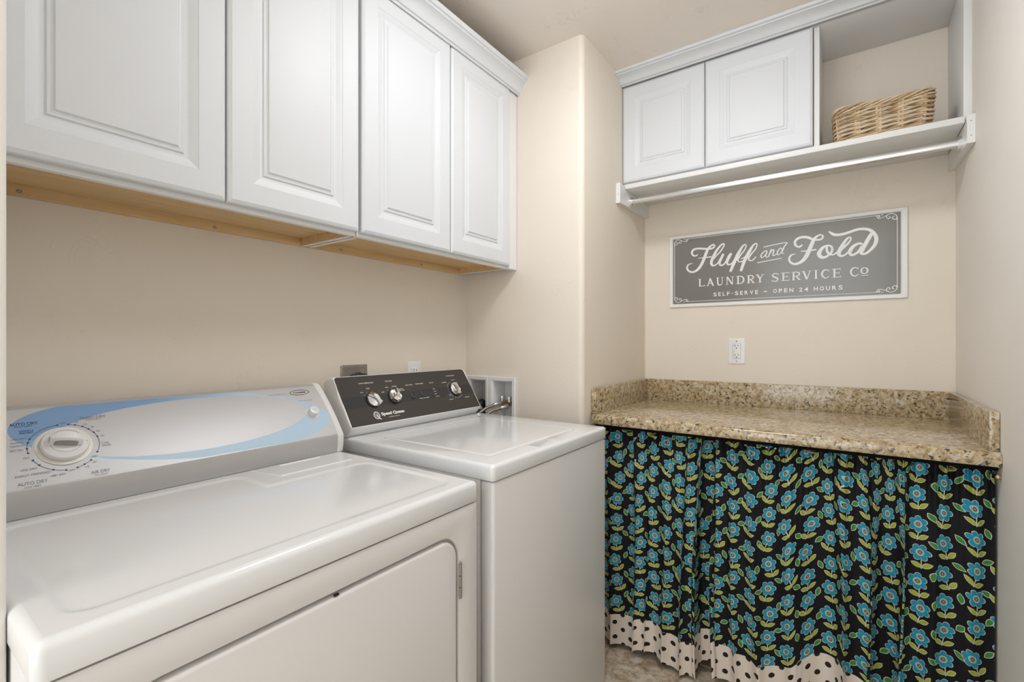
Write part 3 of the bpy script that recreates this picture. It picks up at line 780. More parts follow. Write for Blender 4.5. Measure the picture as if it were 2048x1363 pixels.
# frame line with scrolled corners
b = B()
lw = 0.0026
lt_, rt_, bt_, tp_ = 0.0235, 0.8655, 0.0258, 0.3254
for a, c in (((lt_, 0.043), (lt_, tp_ - 0.018)), ((rt_, 0.043), (rt_, tp_ - 0.018)), ((0.086, bt_), (0.812, bt_)), ((0.086, tp_), (0.812, tp_))):
    ribbon(b, [(*a, lw), (*c, lw)], sf, FH0, FH1, False)
for fx in (0, 1):
    for fy in (0, 1):
        for k, pts in enumerate(SCROLL):
            q = []
            for dx, dt, w in pts:
                s_ = 0.896 - dx / 1000 if fx else dx / 1000 - 0.0072
                t_ = 0.345 - dt / 1000 if fy else dt / 1000 + 0.0058
                q.append((s_, t_, w / 1000))
            ribbon(b, q, sf, FH0, FH1 + 0.0001 * k, True, 5)
b.build('raised_scroll_border', 'sign_white', sg, autosmooth=0.7)
# slab-serif capitals, strokes in a unit box
GL = {
 'L': ([[(.2, 0, 1), (.2, 1, 1)], [(.2, .05, .55), (1, .05, .55)]], [(.2, 1), ], [(1, .12)]),
 'A': ([[(.12, 0, .6), (.5, 1, .8)], [(.42, 1, .9), (.86, 0, 1.05)], [(.27, .32, .5), (.7, .32, .5)]], [], []),
 'U': ([[(.2, 1, .95), (.2, .35, .95), (.3, .08, .9), (.52, .03, .8), (.75, .12, .6), (.84, .4, .5), (.84, 1, .5)]], [(.2, 1), (.84, 1)], []),
 'N': ([[(.16, 0, .5), (.16, 1, .5)], [(.16, 1, 1.0), (.84, 0, 1.0)], [(.86, 0, .5), (.86, 1, .5)]], [(.16, 0), (.86, 1)], []),
 'D': ([[(.2, 0, 1), (.2, 1, 1)], [(.2, .96, .5), (.55, .96, .6), (.85, .75, .9), (.92, .5, 1), (.85, .25, .9), (.55, .04, .6), (.2, .04, .5)]], [(.1, 1), (.1, 0)], []),
 'R': ([[(.2, 0, 1), (.2, 1, 1)], [(.2, .96, .5), (.55, .96, .6), (.8, .8, .85), (.8, .62, .85), (.55, .47, .6), (.2, .46, .5)], [(.48, .46, .8), (.86, .02, .95)]], [(.2, 0), (.12, 1), (.86, 0)], []),
 'Y': ([[(.12, 1, .95), (.5, .48, .95)], [(.88, 1, .55), (.5, .48, .6)], [(.5, .5, 1), (.5, 0, 1)]], [(.13, 1), (.87, 1), (.5, 0)], []),
 'S': ([[(.86, .86, .5), (.6, .97, .6), (.3, .93, .75), (.17, .75, .85), (.3, .58, .95), (.62, .45, 1), (.84, .27, .9), (.7, .07, .75), (.4, .02, .6), (.12, .12, .5)]], [], [(.9, .83), (.1, .15)]),
 'E': ([[(.2, 0, 1), (.2, 1, 1)], [(.2, .96, .5), (.92, .96, .5)], [(.2, .5, .45), (.75, .5, .45)], [(.2, .04, .5), (.96, .04, .5)]], [(.1, 1), (.1, 0)], [(.93, .9), (.97, .1), (.76, .5)]),
 'V': ([[(.14, 1, 1.0), (.5, .02, 1.0)], [(.88, 1, .55), (.52, .02, .6)]], [(.14, 1), (.88, 1)], []),
 'I': ([[(.5, 0, 1), (.5, 1, 1)]], [(.5, 1), (.5, 0)], []),
 'C': ([[(.88, .84, .5), (.62, .97, .65), (.34, .88, .85), (.15, .5, 1.05), (.34, .12, .85), (.64, .03, .65), (.94, .22, .45)]], [], [(.9, .86)]),
 'o': ([[(.5, .97, .6), (.2, .82, .9), (.12, .5, 1.15), (.2, .18, .9), (.5, .03, .6), (.8, .18, .9), (.88, .5, 1.15), (.8, .82, .9), (.5, .97, .6)]], [], []),
}
CAPS = [('L', 135.5, 162.5), ('A', 171.6, 205.0), ('U', 213.9, 244.6), ('N', 254.8, 287.7), ('D', 299.9, 331.7), ('R', 343.2, 373.4), ('Y', 379.2, 410.6), ('S', 438.9, 468.7),
        ('E', 478.5, 507.3), ('R', 515.7, 549.2), ('V', 553.9, 586.2), ('I', 596.0, 609.3), ('C', 618.3, 650.1), ('E', 660.4, 688.2), ('C', 715.3, 747.2), ('o', 751.6, 777.4)]
ST_W = 0.0072
for ch, a, c in CAPS:
    b = B()
    t0, t1 = (0.0940, 0.1300) if ch != 'o' else (0.1015, 0.1270)
    a, c = a / 1000, c / 1000
    strokes, serifs, ticks = GL[ch]
    sw = ST_W * (0.8 if ch == 'o' else 1.0)
    for k, stx in enumerate(strokes):
        q = [(a + x * (c - a), t0 + y * (t1 - t0), w * sw) for x, y, w in stx]
        ribbon(b, q, sf, FH0, FH1 + 0.0001 * k, len(q) > 2, 4, caps=False)
    for x, y in serifs:
        px, py = a + x * (c - a), t0 + y * (t1 - t0) + (0.0009 if y < .5 else -0.0009); hw = 0.0063
        ribbon(b, [(px - hw, py, 0.0022), (px + hw, py, 0.0022)], sf, FH0, FH1 + 0.0003, False, caps=False)
    for x, y in ticks:
        px, py = a + x * (c - a), t0 + y * (t1 - t0)
        ribbon(b, [(px, py - 0.0035, 0.0024), (px, py + 0.0040, 0.0024)], sf, FH0, FH1 + 0.0003, False, caps=False)
    if ch == 'A':
        for x in (.14, .86):
            px = a + x * (c - a); ribbon(b, [(px - 0.0055, t0 + 0.0010, 0.0022), (px + 0.0055, t0 + 0.0010, 0.0022)], sf, FH0, FH1 + 0.0003, False, caps=False)
    if ch == 'o': ribbon(b, [(0.7530, 0.0955, 0.0032), (0.7765, 0.0955, 0.0032)], sf, FH0, FH1, False, caps=False)
    b.build('raised_capital_letter', 'sign_white', sg, autosmooth=0.7)
for w, a, c in (('SELF-SERVE', 201.3, 387.5), ('OPEN', 445.5, 522.0), ('24', 542.1, 575.4), ('HOURS', 594.8, 693.9)):
    n = len(w); 
    V_, F_ = text_geo(w)
    # spaced letters: lay each glyph separately
    wd = {'-': .55, '2': .8, '4': .85, 'E': .75, 'L': .72, 'F': .72, 'P': .8}
    ws = [wd.get(ch, 0.92) for ch in w]; gap = 0.42
    tot = sum(ws) + gap * (n - 1); x = a / 1000; u = (c - a) / 1000 / tot
    for ch, ww in zip(w, ws):
        y0, y1 = (0.0442, 0.0620)
        if ch == '-': y0, y1 = 0.0520, 0.0545
        b = B(); text(b, ch, sf, x, x + ww * u, y0, y1, FH0 + 0.0016, bold=0.022)
        b.build('small_raised_letter', 'sign_white', sg)
        x += (ww + gap) * u
b = B(); ribbon(b, [(0.4060, 0.0536, 0.001), (0.4110, 0.0536, 0.003), (0.4155, 0.0536, 0.0085), (0.4200, 0.0536, 0.003), (0.4255, 0.0536, 0.001)], sf, FH0, FH1, False, caps=False)
b.build('diamond_mark', 'sign_white', sg)

# ------------------------------------------------------------------ outlets
def plate(name, fn, w, h, parent, mat, th=0.005, r=0.003):
    b = B(); L = []
    for i, d in ((0, 0), (0, th * 0.45), (0.0035, th * 0.9), (0.006, th)):
        L.append([fn(a, c, d) for a, c in rrect(-w / 2 + i, w / 2 - i, -h / 2 + i, h / 2 - i, max(r - i * 0.3, 0.001), 3)])
    b.loops(L, True, True); return b.build(name, mat, parent, autosmooth=AS)
def flat(b, fn, pts, h, mi=0): b.add([fn(a, c, h) for a, c in pts], [tuple(range(len(pts)))], mi)
def pit(name, fn, pts, d0, mat, parent):
    b = B(); b.loops([[fn(a, c, d0) for a, c in pts], [fn(a, c, d0 + 0.0003) for a, c in pts]], True, True); return b.build(name, mat, parent)
go = root('wall_outlet', 'white rectangular electrical outlet with two sockets on the wall below the grey sign', 'outlet', (XB, 0.409, 1.157))
of = lambda a, c, d: (XB - d, 0.4095 - a, 1.157 + c)
plate('cover_plate', of, 0.072, 0.116, go, 'white_plastic')
pit('seam_frame', of, rrect(-0.0168, 0.0168, -0.0338, 0.0338, 0.003, 3), 0.0050, 'seam', go)
b = B(); L = []
for i, d in ((0, 0.004), (0, 0.0065), (0.001, 0.0072)):
    L.append([of(a, c, d) for a, c in rrect(-0.0160 + i, 0.0160 - i, -0.0330 + i, 0.0330 - i, 0.0025, 3)])
b.loops(L, True, True); rec = b.build('receptacle', 'white_plastic', go, autosmooth=AS)
for cy in (0.0215, -0.0195):
    for sx, hh in ((-0.0065, 0.004), (0.0065, 0.0035)):
        pit('slot', of, [(sx - 0.0012, cy + 0.004 - hh), (sx + 0.0012, cy + 0.004 - hh), (sx + 0.0012, cy + 0.004 + hh), (sx - 0.0012, cy + 0.004 + hh)], 0.0070, 'dark_gap', rec)
    pit('ground_hole', of, [(0.0026 * math.cos(t * PI / 6), cy - 0.0075 + 0.0026 * math.sin(t * PI / 6)) for t in range(12)], 0.0070, 'dark_gap', rec)
pit('indicator_light', of, [(-0.0095 + 0.0018 * math.cos(t * PI / 5), 0.0045 + 0.0018 * math.sin(t * PI / 5)) for t in range(10)], 0.0070, 'seam', rec)
for cy in (0.045, -0.045): screw(go, of(0, cy, 0.005), (-1, 0, 0), 0.0028)

do = root('dryer_outlet', 'square brushed steel outlet plate on the back wall behind the black control panel', 'outlet', (1.046, YA, 1.06))
df = lambda a, c, d: (1.046 + a, YA - d, 1.060 + c)
plate('steel_plate', df, 0.110, 0.114, do, 'steel', 0.006, 0.004)
for sx in (-0.023, 0.023): screw(do, df(sx, 0.034, 0.006), (0, -1, 0), 0.004)
b = B(); b.lathe([(0.030, 0.0), (0.030, 0.007), (0.027, 0.009), (0.001, 0.010)], (1.058, YA - 0.006, 1.060), (0, -1, 0), 32); b.build('round_socket', 'black', do, autosmooth=AS)
pg = root('power_plug', 'black power plug with cord pushed into the steel outlet plate', 'plug', (1.062, YA - 0.022, 1.062))
b = B(); L = []
for d, k in ((0.0, 0.85), (0.004, 1.0), (0.020, 1.0), (0.028, 0.86), (0.030, 0.6)):
    L.append([(1.062 + a * k, YA - 0.0165 - d * 0.55, 1.062 + c * k) for a, c in rrect(-0.026, 0.026, -0.024, 0.024, 0.014, 5)])
b.loops(L, True, True); b.build('plug_body', 'black', pg, autosmooth=AS)
b = B(); b.tube(catmull([(1.062, YA - 0.026, 1.045), (1.062, YA - 0.024, 1.02), (1.061, YA - 0.014, 0.95), (1.055, YA - 0.010, 0.80), (1.05, YA - 0.010, 0.6)], 5), 0.006, 10); b.build('cord', 'black', pg, smooth=True)

jo = root('wall_outlet', 'small white outlet plate half hidden behind the right of the black control panel', 'outlet', (1.331, YA, 1.062))
jf = lambda a, c, d: (1.331 + a, YA - d, 1.062 + c)
plate('cover_plate', jf, 0.072, 0.116, jo, 'white_plastic')
b = B(); L = []
for i, d in ((0, 0.004), (0, 0.007), (0.001, 0.0078)):
    L.append([jf(a, c, d) for a, c in rrect(-0.0165 + i, 0.0165 - i, -0.034 + i, 0.034 - i, 0.0025, 3)])
b.loops(L, True, True); rec = b.build('receptacle', 'white_plastic', jo, autosmooth=AS)
for cy in (0.019, -0.019):
    for sx in (-0.0065, 0.0065):
        pit('slot', jf, [(sx - 0.0013, cy), (sx + 0.0013, cy), (sx + 0.0013, cy + 0.009), (sx - 0.0013, cy + 0.009)], 0.0077, 'dark_gap', rec)

# ------------------------------------------------------------------ washer supply box and hoses
so = root('washer_outlet_box', 'white double recessed plumbing box set in the wall behind the washer', 'plumbing box', (XC, 1.285, 0.92))
for ya, yb in ((1.148, 1.2895), (1.2915, 1.4180)):
    b = B(); L = []
    for i, d in ((0.0, 0.0), (0.0, 0.010), (0.003, 0.013), (0.016, 0.011), (0.021, 0.004), (0.023, -0.004), (0.0245, -0.080)):
        L.append([(XC - d, a, c) for a, c in ((ya + i, 0.790 + i), (yb - i, 0.790 + i), (yb - i, 1.048 - i), (ya + i, 1.048 - i))])
    b.loops(L, False, True); b.build('box_frame', 'white_plastic', so, autosmooth=0.25)
vl = root('supply_valve', 'brass and chrome water valves in the right half of the recessed plumbing box', 'valve', (1.68, 1.2, 0.91))
for (cx, cy, cz) in ((1.690, 1.213, 0.930), (1.690, 1.252, 0.932)):
    b = B(); b.lathe([(0.011, 0), (0.011, 0.012), (0.009, 0.013), (0.009, 0.030)], (cx + 0.02, cy - 0.008, cz - 0.002), (-1, 0.15, -0.1), 16); b.build('valve_body', 'brass', vl, autosmooth=AS)
    b = B(); b.lathe([(0.006, 0), (0.006, 0.018), (0.012, 0.019), (0.012, 0.026), (0.005, 0.027)], (cx, cy, cz + 0.002), (0, 0, 1), 12); b.build('valve_handle', 'chrome', vl, autosmooth=AS)
def hose(pts, lab, grp='braided washer hoses'):
    h = root('water_hose', lab, 'hose', pts[0], grp)
    P = catmull(pts, 10); r_ = 0.0072; seg = 14
    b = B(); b.tube(P, r_, seg)
    L_ = [0.0]
    for i in range(1, len(P)): L_.append(L_[-1] + (Vector(P[i]) - Vector(P[i - 1])).length)
    uv = [(k / seg, L_[i]) for i in range(len(P)) for k in range(seg)]
    b.build('braided_sleeve', 'braid', h, smooth=True, uv=uv)
    d = (Vector(P[2]) - Vector(P[0])).normalized()
    b = B(); b.lathe([(0.0088, 0.0), (0.0108, 0.001), (0.0108, 0.013), (0.0088, 0.015), (0.0092, 0.034), (0.0080, 0.036)], P[0], d, 12); b.build('hose_nut', 'satin', h, autosmooth=AS)
hose([(1.664, 1.240, 0.932), (1.635, 1.254, 0.925), (1.602, 1.290, 0.902), (1.580, 1.315, 0.860), (1.572, 1.345, 0.74), (1.572, 1.37, 0.5)], 'upper braided steel hose running from the plumbing box behind the washer')
hose([(1.664, 1.202, 0.920), (1.632, 1.218, 0.914), (1.596, 1.250, 0.896), (1.576, 1.268, 0.855), (1.572, 1.275, 0.72), (1.572, 1.28, 0.5)], 'lower braided steel hose running from the plumbing box behind the washer')
dh = root('drain_hose', 'black drain hose with grey collar in the left half of the recessed plumbing box', 'hose', (1.64, 1.34, 0.93))
b = B(); b.tube(catmull([(1.70, 1.352, 0.85), (1.68, 1.348, 0.905), (1.650, 1.338, 0.928), (1.622, 1.333, 0.900), (1.612, 1.340, 0.85), (1.612, 1.37, 0.7), (1.612, 1.38, 0.5)], 8), 0.0165, 18); b.build('hose', 'black', dh, smooth=True)
b = B(); b.lathe([(0.0185, 0), (0.0195, 0.003), (0.0195, 0.014), (0.0175, 0.016)], (1.625, 1.333, 0.912), (-0.5, -0.1, -0.85), 20); b.build('collar', 'satin', dh, autosmooth=AS)

# ------------------------------------------------------------------ machines
def sstep(e0, e1, x):
    t = max(0.0, min(1.0, (x - e0) / (e1 - e0))); return t * t * (3 - 2 * t)
def shell(b, x0, x1, y0, y1, z0, z1, r, seg=5, inset=0.0, rc=0.004):
    """flat-topped lid with rolled top edge; open underneath"""
    L = [[(x, y, z0) for x, y in rrect(x0 + rc * .4, x1 - rc * .4, y0 + rc * .4, y1 - rc * .4, r, 4)], [(x, y, z0 + rc) for x, y in rrect(x0, x1, y0, y1, r, 4)]]
    for k in range(seg + 1):
        t = k / seg * PI / 2
        i = r * (1 - math.cos(t))
        L.append([(x, y, z1 - r + r * math.sin(t)) for x, y in rrect(x0 + i, x1 - i, y0 + i, y1 - i, max(r - i, 0.0015), 4)])
    return L
# ---- dryer
DX0, DX1, DY0, DY1, DZ = 0.112, 0.846, 0.694, 1.405, 0.878
dr = root('clothes_dryer', 'white clothes dryer with silver console and pale blue ellipse print', 'dryer', (0.479, 1.05, 0.0))
LIP = 0.045
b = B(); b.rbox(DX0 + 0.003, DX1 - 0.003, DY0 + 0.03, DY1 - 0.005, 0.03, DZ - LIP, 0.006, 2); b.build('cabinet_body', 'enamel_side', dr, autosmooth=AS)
# top deck as a pressed sheet: raised border, sunken panel that skirts the lint filter
def sdf_sunk(x, y):
    """negative inside the sunken panel"""
    def bx(x0, x1, y0, y1, r):
        dx = abs(x - (x0 + x1) / 2) - (x1 - x0) / 2 + r; dy = abs(y - (y0 + y1) / 2) - (y1 - y0) / 2 + r
        return math.hypot(max(dx, 0), max(dy, 0)) + min(max(dx, dy), 0) - r
    a = bx(0.150, 0.805, 0.738, 1.050, 0.035); c = bx(0.150, 0.543, 0.738, 1.178, 0.030)
    return min(a, c)
b = B()
L = shell(b, DX0, DX1, DY0, DY1, DZ - LIP, DZ, 0.012)
b.loops(L)
nx, ny = 150, 140
ix0, ix1, iy0, iy1 = DX0 + 0.012, DX1 - 0.012, DY0 + 0.012, DY1 - 0.012
gv = []; gf = []
for j in range(ny + 1):
    for i in range(nx + 1):
        x = ix0 + (ix1 - ix0) * i / nx; y = iy0 + (iy1 - iy0) * j / ny
        gv.append((x, y, DZ - 0.0026 * (1 - sstep(-0.006, 0.006, sdf_sunk(x, y)))))
for j in range(ny):
    for i in range(nx):
        a = j * (nx + 1) + i; gf.append((a, a + 1, a + nx + 2, a + nx + 1))
b.add(gv, gf)
top = b.build('top_deck', 'enamel', dr, autosmooth=0.9)
# lint filter cover with finger slot
lf = B(); L = []
slot = lambda k: [(x, y) for x, y in ((0.648 + k, 1.158 + k), (0.755 - k, 1.158 + k), (0.762 - k * 1.4, 1.1925 - k), (0.646 + k, 1.1925 - k))]
z = DZ
outer = lambda k: [(0.600 + k, 1.098 + k), (0.800 - k, 1.098 + k), (0.806 - k, 1.1995), (0.578 + k, 1.1995)]
lf.loops([[(x, y, z - 0.001) for x, y in outer(0)], [(x, y, z + 0.0022) for x, y in outer(0.0025)], [(x, y, z + 0.0022) for x, y in slot(0)], [(x, y, z - 0.0035) for x, y in slot(0.0055)]], False, True)
lf.build('lint_filter_cover', 'enamel', dr, autosmooth=0.2)
# front panel with opening, door, hinge
FYD = DY0 + 0.002
pf = lambda a, c, d: (a, FYD - d, c)
O0, O1, OZ0, OZ1, OR = 0.176, 0.7795, 0.185, 0.7785, 0.052
b = B()
out_l = rrect(DX0 + 0.002, DX1 - 0.001, 0.04, DZ - LIP - 0.002, 0.004, 8)
L = [[pf(a, c, -0.028) for a, c in out_l], [pf(a, c, -0.008) for a, c in out_l], [pf(a, c, -0.002) for a, c in rrect(DX0 + 0.004, DX1 - 0.003, 0.042, DZ - LIP - 0.004, 0.004, 8)],
     [pf(a, c, 0.0) for a, c in rrect(DX0 + 0.009, DX1 - 0.008, 0.047, DZ - LIP - 0.009, 0.004, 8)]]
for i, d in ((-0.005, 0.0), (-0.002, -0.001), (0.0, -0.004), (0.0, -0.014), (0.02, -0.014)):
    L.append([pf(a, c, d) for a, c in rrect(O0 + i, O1 - i, OZ0 + i, OZ1 - i, max(OR - i, 0.01), 8)])
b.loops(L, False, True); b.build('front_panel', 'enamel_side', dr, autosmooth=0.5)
b = B(); L = []
for i, d in ((0.0065, -0.013), (0.0065, -0.004), (0.0075, -0.001), (0.0100, 0.0012), (0.013, 0.002)):
    L.append([pf(a, c, d) for a, c in rrect(O0 + i, O1 - i, OZ0 + i, OZ1 - i, OR - i, 8)])
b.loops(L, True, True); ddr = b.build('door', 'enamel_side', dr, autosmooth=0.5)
box('door_catch', 0.4715, 0.4795, FYD - 0.0008, FYD + 0.004, 0.7725, 0.7755, 'black', ddr, 0)
for (z0, z1) in ((0.634, 0.717), (0.28, 0.363)):
    b = B(); xh, yh = 0.7812, FYD - 0.003
    n = 3; hgt = (z1 - z0 - 0.006) / n
    for k in range(n):
        za = z0 + k * hgt; b.lathe([(0.0018, 0.0), (0.0034, 0.0008), (0.0034, hgt - 0.0016), (0.0018, hgt - 0.0008)], (xh, yh, za), (0, 0, 1), 12)
    b.lathe([(0.0024, 0), (0.0024, 0.002), (0.0005, 0.006)], (xh, yh, z1 - 0.006), (0, 0, 1), 12)
    b.rbox(xh + 0.001, xh + 0.0050, yh - 0.0008, yh + 0.003, z0, z1 - 0.006, 0.0005, 1)
    b.build('hinge', 'hinge', dr, autosmooth=AS)
# console
P0 = Vector((0, 1.208, 0.932)); P1 = Vector((0, 1.325, 1.064)); dirv = (P1 - P0).normalized(); LEN = (P1 - P0).length; NRM = Vector((0, -dirv.z, dirv.y))
BUL = 0.0055
def dface(x, s, h=0.0):
    q = s / LEN; bul = 4 * BUL * q * (1 - q) if 0 < q < 1 else 0
    p = P0 + dirv * s + NRM * (bul + h); return (x, p.y, p.z)
def con_profile(ex):
    pts = [(1.2095 - ex, 0.879), (1.2055 - ex, 0.900), (1.2045 - ex, 0.924), (1.2062 - ex, 0.930)]
    for k in range(1, 13):
        p = dface(0, LEN * k / 12, ex); pts.append((p[1], p[2]))
    pts += [(1.333, 1.0685 + ex), (1.343, 1.0690 + ex), (1.385, 1.064), (1.398, 1.05), (1.400, 0.879)]
    return pts
cb = B(); cb.loops([[(x, y, z) for y, z in con_profile(0.0)] for x in (0.1265, 0.8275)], True, True); cb.build('console_body', 'silver', dr, autosmooth=0.35)
for x0, x1 in ((0.112, 0.127), (0.827, 0.846)):
    cb = B(); L = []
    for x, e in ((x0, 0.0), (x0 + 0.002, 0.002), (x1 - 0.003, 0.002), (x1 - 0.0008, 0.0008), (x1, -0.001)): L.append([(x, y, z) for y, z in con_profile(e)])
    cb.loops(L, True, True); cb.build('end_cap', 'white_plastic', dr, autosmooth=0.5)
fb = B(); nx_, ns_ = 40, 16; vv = []; uv = []
s0_, s1_ = 0.0, LEN
for j in range(ns_ + 1):
    for i in range(nx_ + 1):
        x = 0.127 + (0.8268 - 0.127) * i / nx_; s = s0_ + (s1_ - s0_) * j / ns_
        vv.append(dface(x, s, 0.0004)); uv.append((x, s))
fb.add(vv, [(j * (nx_ + 1) + i, j * (nx_ + 1) + i + 1, (j + 1) * (nx_ + 1) + i + 1, (j + 1) * (nx_ + 1) + i) for j in range(ns_) for i in range(nx_)])
fb.build('console_face', 'dryer_face', dr, smooth=True, uv=uv)
# print on the console
pr = B(); PH = 0.0008
INKS = ['ink', 'ink_dark', 'ink', 'ink_black']
def T(t, x0, x1, sc, hh, mi=0, bold=0.0, ang=0.0):
    q = B(); text(q, t, dface, x0, x1, sc - hh / 2, sc + hh / 2, PH, bold, 0, ang); q.build('printed_label', INKS[mi], dr)
T('AUTO DRY', 0.180, 0.2190, 0.1385, 0.0072, 1, 0.008); T('HIGH HEAT', 0.1864, 0.2114, 0.1322, 0.0030, 1)
T('WRINKLE', 0.1910, 0.2108, 0.1213, 0.0038, 1, 0.006); T('PREVENT', 0.1914, 0.2105, 0.1162, 0.0038, 1, 0.006)
T('LESS DRY', 0.1783, 0.2003, 0.1040, 0.0036, 0); T('ENERGY', 0.1777, 0.1960, 0.0955, 0.0034, 0); T('PREFERRED', 0.1765, 0.1960, 0.0885, 0.0034, 0)
T('VERY DRY', 0.1745, 0.1930, 0.0792, 0.0036, 0); T('OFF', 0.1906, 0.1993, 0.0606, 0.0034, 0)
T('LESS DRY', 0.1855, 0.2072, 0.0365, 0.0040, 0); T('ENERGY PREFERRED', 0.1770, 0.2241, 0.0250, 0.0042, 0); T('VERY DRY', 0.2226, 0.2441, 0.0158, 0.0040, 0)
T('AUTO DRY', 0.1788, 0.2185, 0.0090, 0.0066, 0, 0.006); T('LOW HEAT', 0.1870, 0.2094, 0.0018, 0.0030, 0)
T('OFF', 0.2495, 0.2578, 0.0210, 0.0036, 0); T('TIMED DRY', 0.2801, 0.3231, 0.1385, 0.0070, 0, 0.006); T('HIGH HEAT', 0.2898, 0.3145, 0.1325, 0.0028, 0)
T('AIR DRY', 0.2802, 0.3096, 0.0088, 0.0066, 0, 0.006); T('NO HEAT', 0.2848, 0.3052, 0.0020, 0.0030, 0)
T('COOL', 0.3050, 0.3172, 0.0712, 0.0042, 0); T('DOWN', 0.3055, 0.3194, 0.0650, 0.0042, 0)
for t, x, s in (('OFF', 0.2907, 0.0431), ('20', 0.2885, 0.0311), ('10', 0.2765, 0.0231), ('60', 0.2755, 0.1298), ('50', 0.2875, 0.1222), ('40', 0.2968, 0.1136), ('30', 0.3045, 0.1015), ('20', 0.3095, 0.0888), ('OFF', 0.2545, 0.1308)):
    w = 0.0090 if len(t) > 2 else 0.0058; T(t, x - w / 2, x + w / 2, s, 0.0040, 0)
T('SUPER LARGE CAPACITY', 0.6778, 0.7320, 0.1536, 0.0024, 2); T('PUSH TO START', 0.7536, 0.7958, 0.1228, 0.0032, 0)
T('Crosley', 0.7510, 0.7890, 0.1545, 0.0075, 3, 0.028)
def ring(b_, fn, cx, cy, ra, rb, w, h, ang=0, n=40, a0=0, a1=2 * PI, taper=None, mi=0):
    A = []; C = []
    for k in range(n + 1):
        t = a0 + (a1 - a0) * k / n; ww = w * (taper(t) if taper else 1)
        for lst, q in ((A, -ww / 2), (C, ww / 2)):
            x = (ra + q) * math.cos(t); y = (rb + q) * math.sin(t)
            lst.append(fn(cx + x * math.cos(ang) - y * math.sin(ang), cy + x * math.sin(ang) + y * math.cos(ang), h))
    b_.loops([A, C], closed=False, mi=mi)
pb_ = B(); ring(pb_, dface, 0.7699, 0.1548, 0.0290, 0.0092, 0.0014, PH, 0.02, taper=lambda t: 1 + 0.5 * abs(math.cos(t - 0.6))); pb_.build('printed_badge_ring', 'ink_black', dr)
DOTS = [(0.2457, 0.1271), (0.2035, 0.101), (0.2002, 0.0931), (0.1978, 0.0801), (0.1983, 0.0699), (0.2029, 0.0538), (0.2104, 0.0418), (0.2282, 0.028), (0.2456, 0.0232), (0.2621, 0.0248),
        (0.273, 0.0294), (0.2838, 0.0364), (0.2958, 0.0525), (0.3014, 0.0884), (0.2974, 0.0995), (0.2907, 0.1091), (0.2822, 0.1173), (0.2714, 0.123), (0.2618, 0.1261)]
KC = (0.2497, 0.0755)
for x, s in DOTS:
    pr.add([dface(x + 0.0018 * math.cos(t * PI / 5), s + 0.0018 * math.sin(t * PI / 5), PH + 0.0002) for t in range(10)], [tuple(range(10))])
for a, c in ((0, 4), (5, 8), (9, 11), (12, 18)):
    seq = DOTS[a:c + 1]; pa = []
    for (x1_, s1), (x2_, s2) in zip(seq, seq[1:]):
        t1, t2 = math.atan2(s1 - KC[1], x1_ - KC[0]), math.atan2(s2 - KC[1], x2_ - KC[0])
        r1, r2 = math.hypot(x1_ - KC[0], s1 - KC[1]), math.hypot(x2_ - KC[0], s2 - KC[1])
        d = (t2 - t1 + PI) % (2 * PI) - PI
        for k in range(8):
            q = k / 8; t = t1 + d * q; r_ = r1 + (r2 - r1) * q; pa.append((t, r_))
    pa.append((t2, r2))
    A, C = [], []
    for t, r_ in pa:
        for lst, q in ((A, -0.0004), (C, 0.0004)): lst.append(dface(KC[0] + (r_ + q) * math.cos(t), KC[1] + (r_ + q) * math.sin(t), PH + 0.0001))
    pr.loops([A, C], closed=False)
pr.build('printed_dial_scale', 'ink_dark', dr)
# timer dial
def frame_at(fn, x, s):
    o = Vector(fn(x, s, 0.0)); u = Vector((1, 0, 0)); v = (Vector(fn(x, s + 0.002, 0)) - Vector(fn(x, s - 0.002, 0))).normalized(); n = u.cross(v)
    return o, u, v, n if n.y < 0 else -n
o, u, v, n = frame_at(dface, 0.2497, 0.0765)
b = B(); b.lathe([(0.0430, 0.0), (0.0425, 0.0016), (0.0390, 0.0022), (0.001, 0.0022)], o, n, 48); b.build('dial_ring', 'cream_plastic', dr, autosmooth=AS)
dl = B(); dl.lathe([(0.0330, 0.002), (0.0358, 0.004), (0.0358, 0.010), (0.0345, 0.0130), (0.0250, 0.0185), (0.0245, 0.0182), (0.001, 0.0185)], o, n, 48); dl = dl.build('timer_dial', 'white_plastic', dr, autosmooth=0.5)
b = B(); ring(b, lambda a, c, h: tuple(o + u * a + v * c + n * h), 0, 0, 0.0248, 0.0248, 0.0006, 0.0188); b.build('dial_seam', 'seam', dl)
b = B(); L = []
ga = -0.22
def gp(a, c, h): 
    a, c = a * math.cos(ga) - c * math.sin(ga), a * math.sin(ga) + c * math.cos(ga)
    return o + u * a + v * c + n * h
for k in range(9):
    a = -0.0240 + 0.048 * k / 8; e = 1 - (abs(k - 4) / 4) ** 3
    hw = 0.0075 + 0.002 * e; hh = 0.0185 + 0.0200 * (0.60 + 0.40 * e)
    L.append([gp(a, -hw - 0.003, 0.018), gp(a, -hw, hh - 0.004), gp(a, -hw + 0.003, hh), gp(a, hw - 0.003, hh), gp(a, hw, hh - 0.004), gp(a, hw + 0.003, 0.018)])
b.loops(L, True, True); grip = b.build('grip', 'white_plastic', dl, autosmooth=0.6)
b = B(); L = []
for k in range(9):
    a = -0.0212 + 0.0424 * k / 8; e = 1 - (abs(k - 4) / 4) ** 3; hw = 0.0075 + 0.002 * e; hh = 0.0185 + 0.0200 * (0.60 + 0.40 * e)
    q0, q1 = 0.12, 0.97
    pt = lambda q: gp(a, -hw - 0.003 + 0.003 * q - 0.0005, 0.018 + (hh - 0.004 - 0.018) * q)
    L.append([pt(q0), pt(q1)])
b.loops(L, closed=False); b.build('grip_inset', 'inset_plastic', dl)
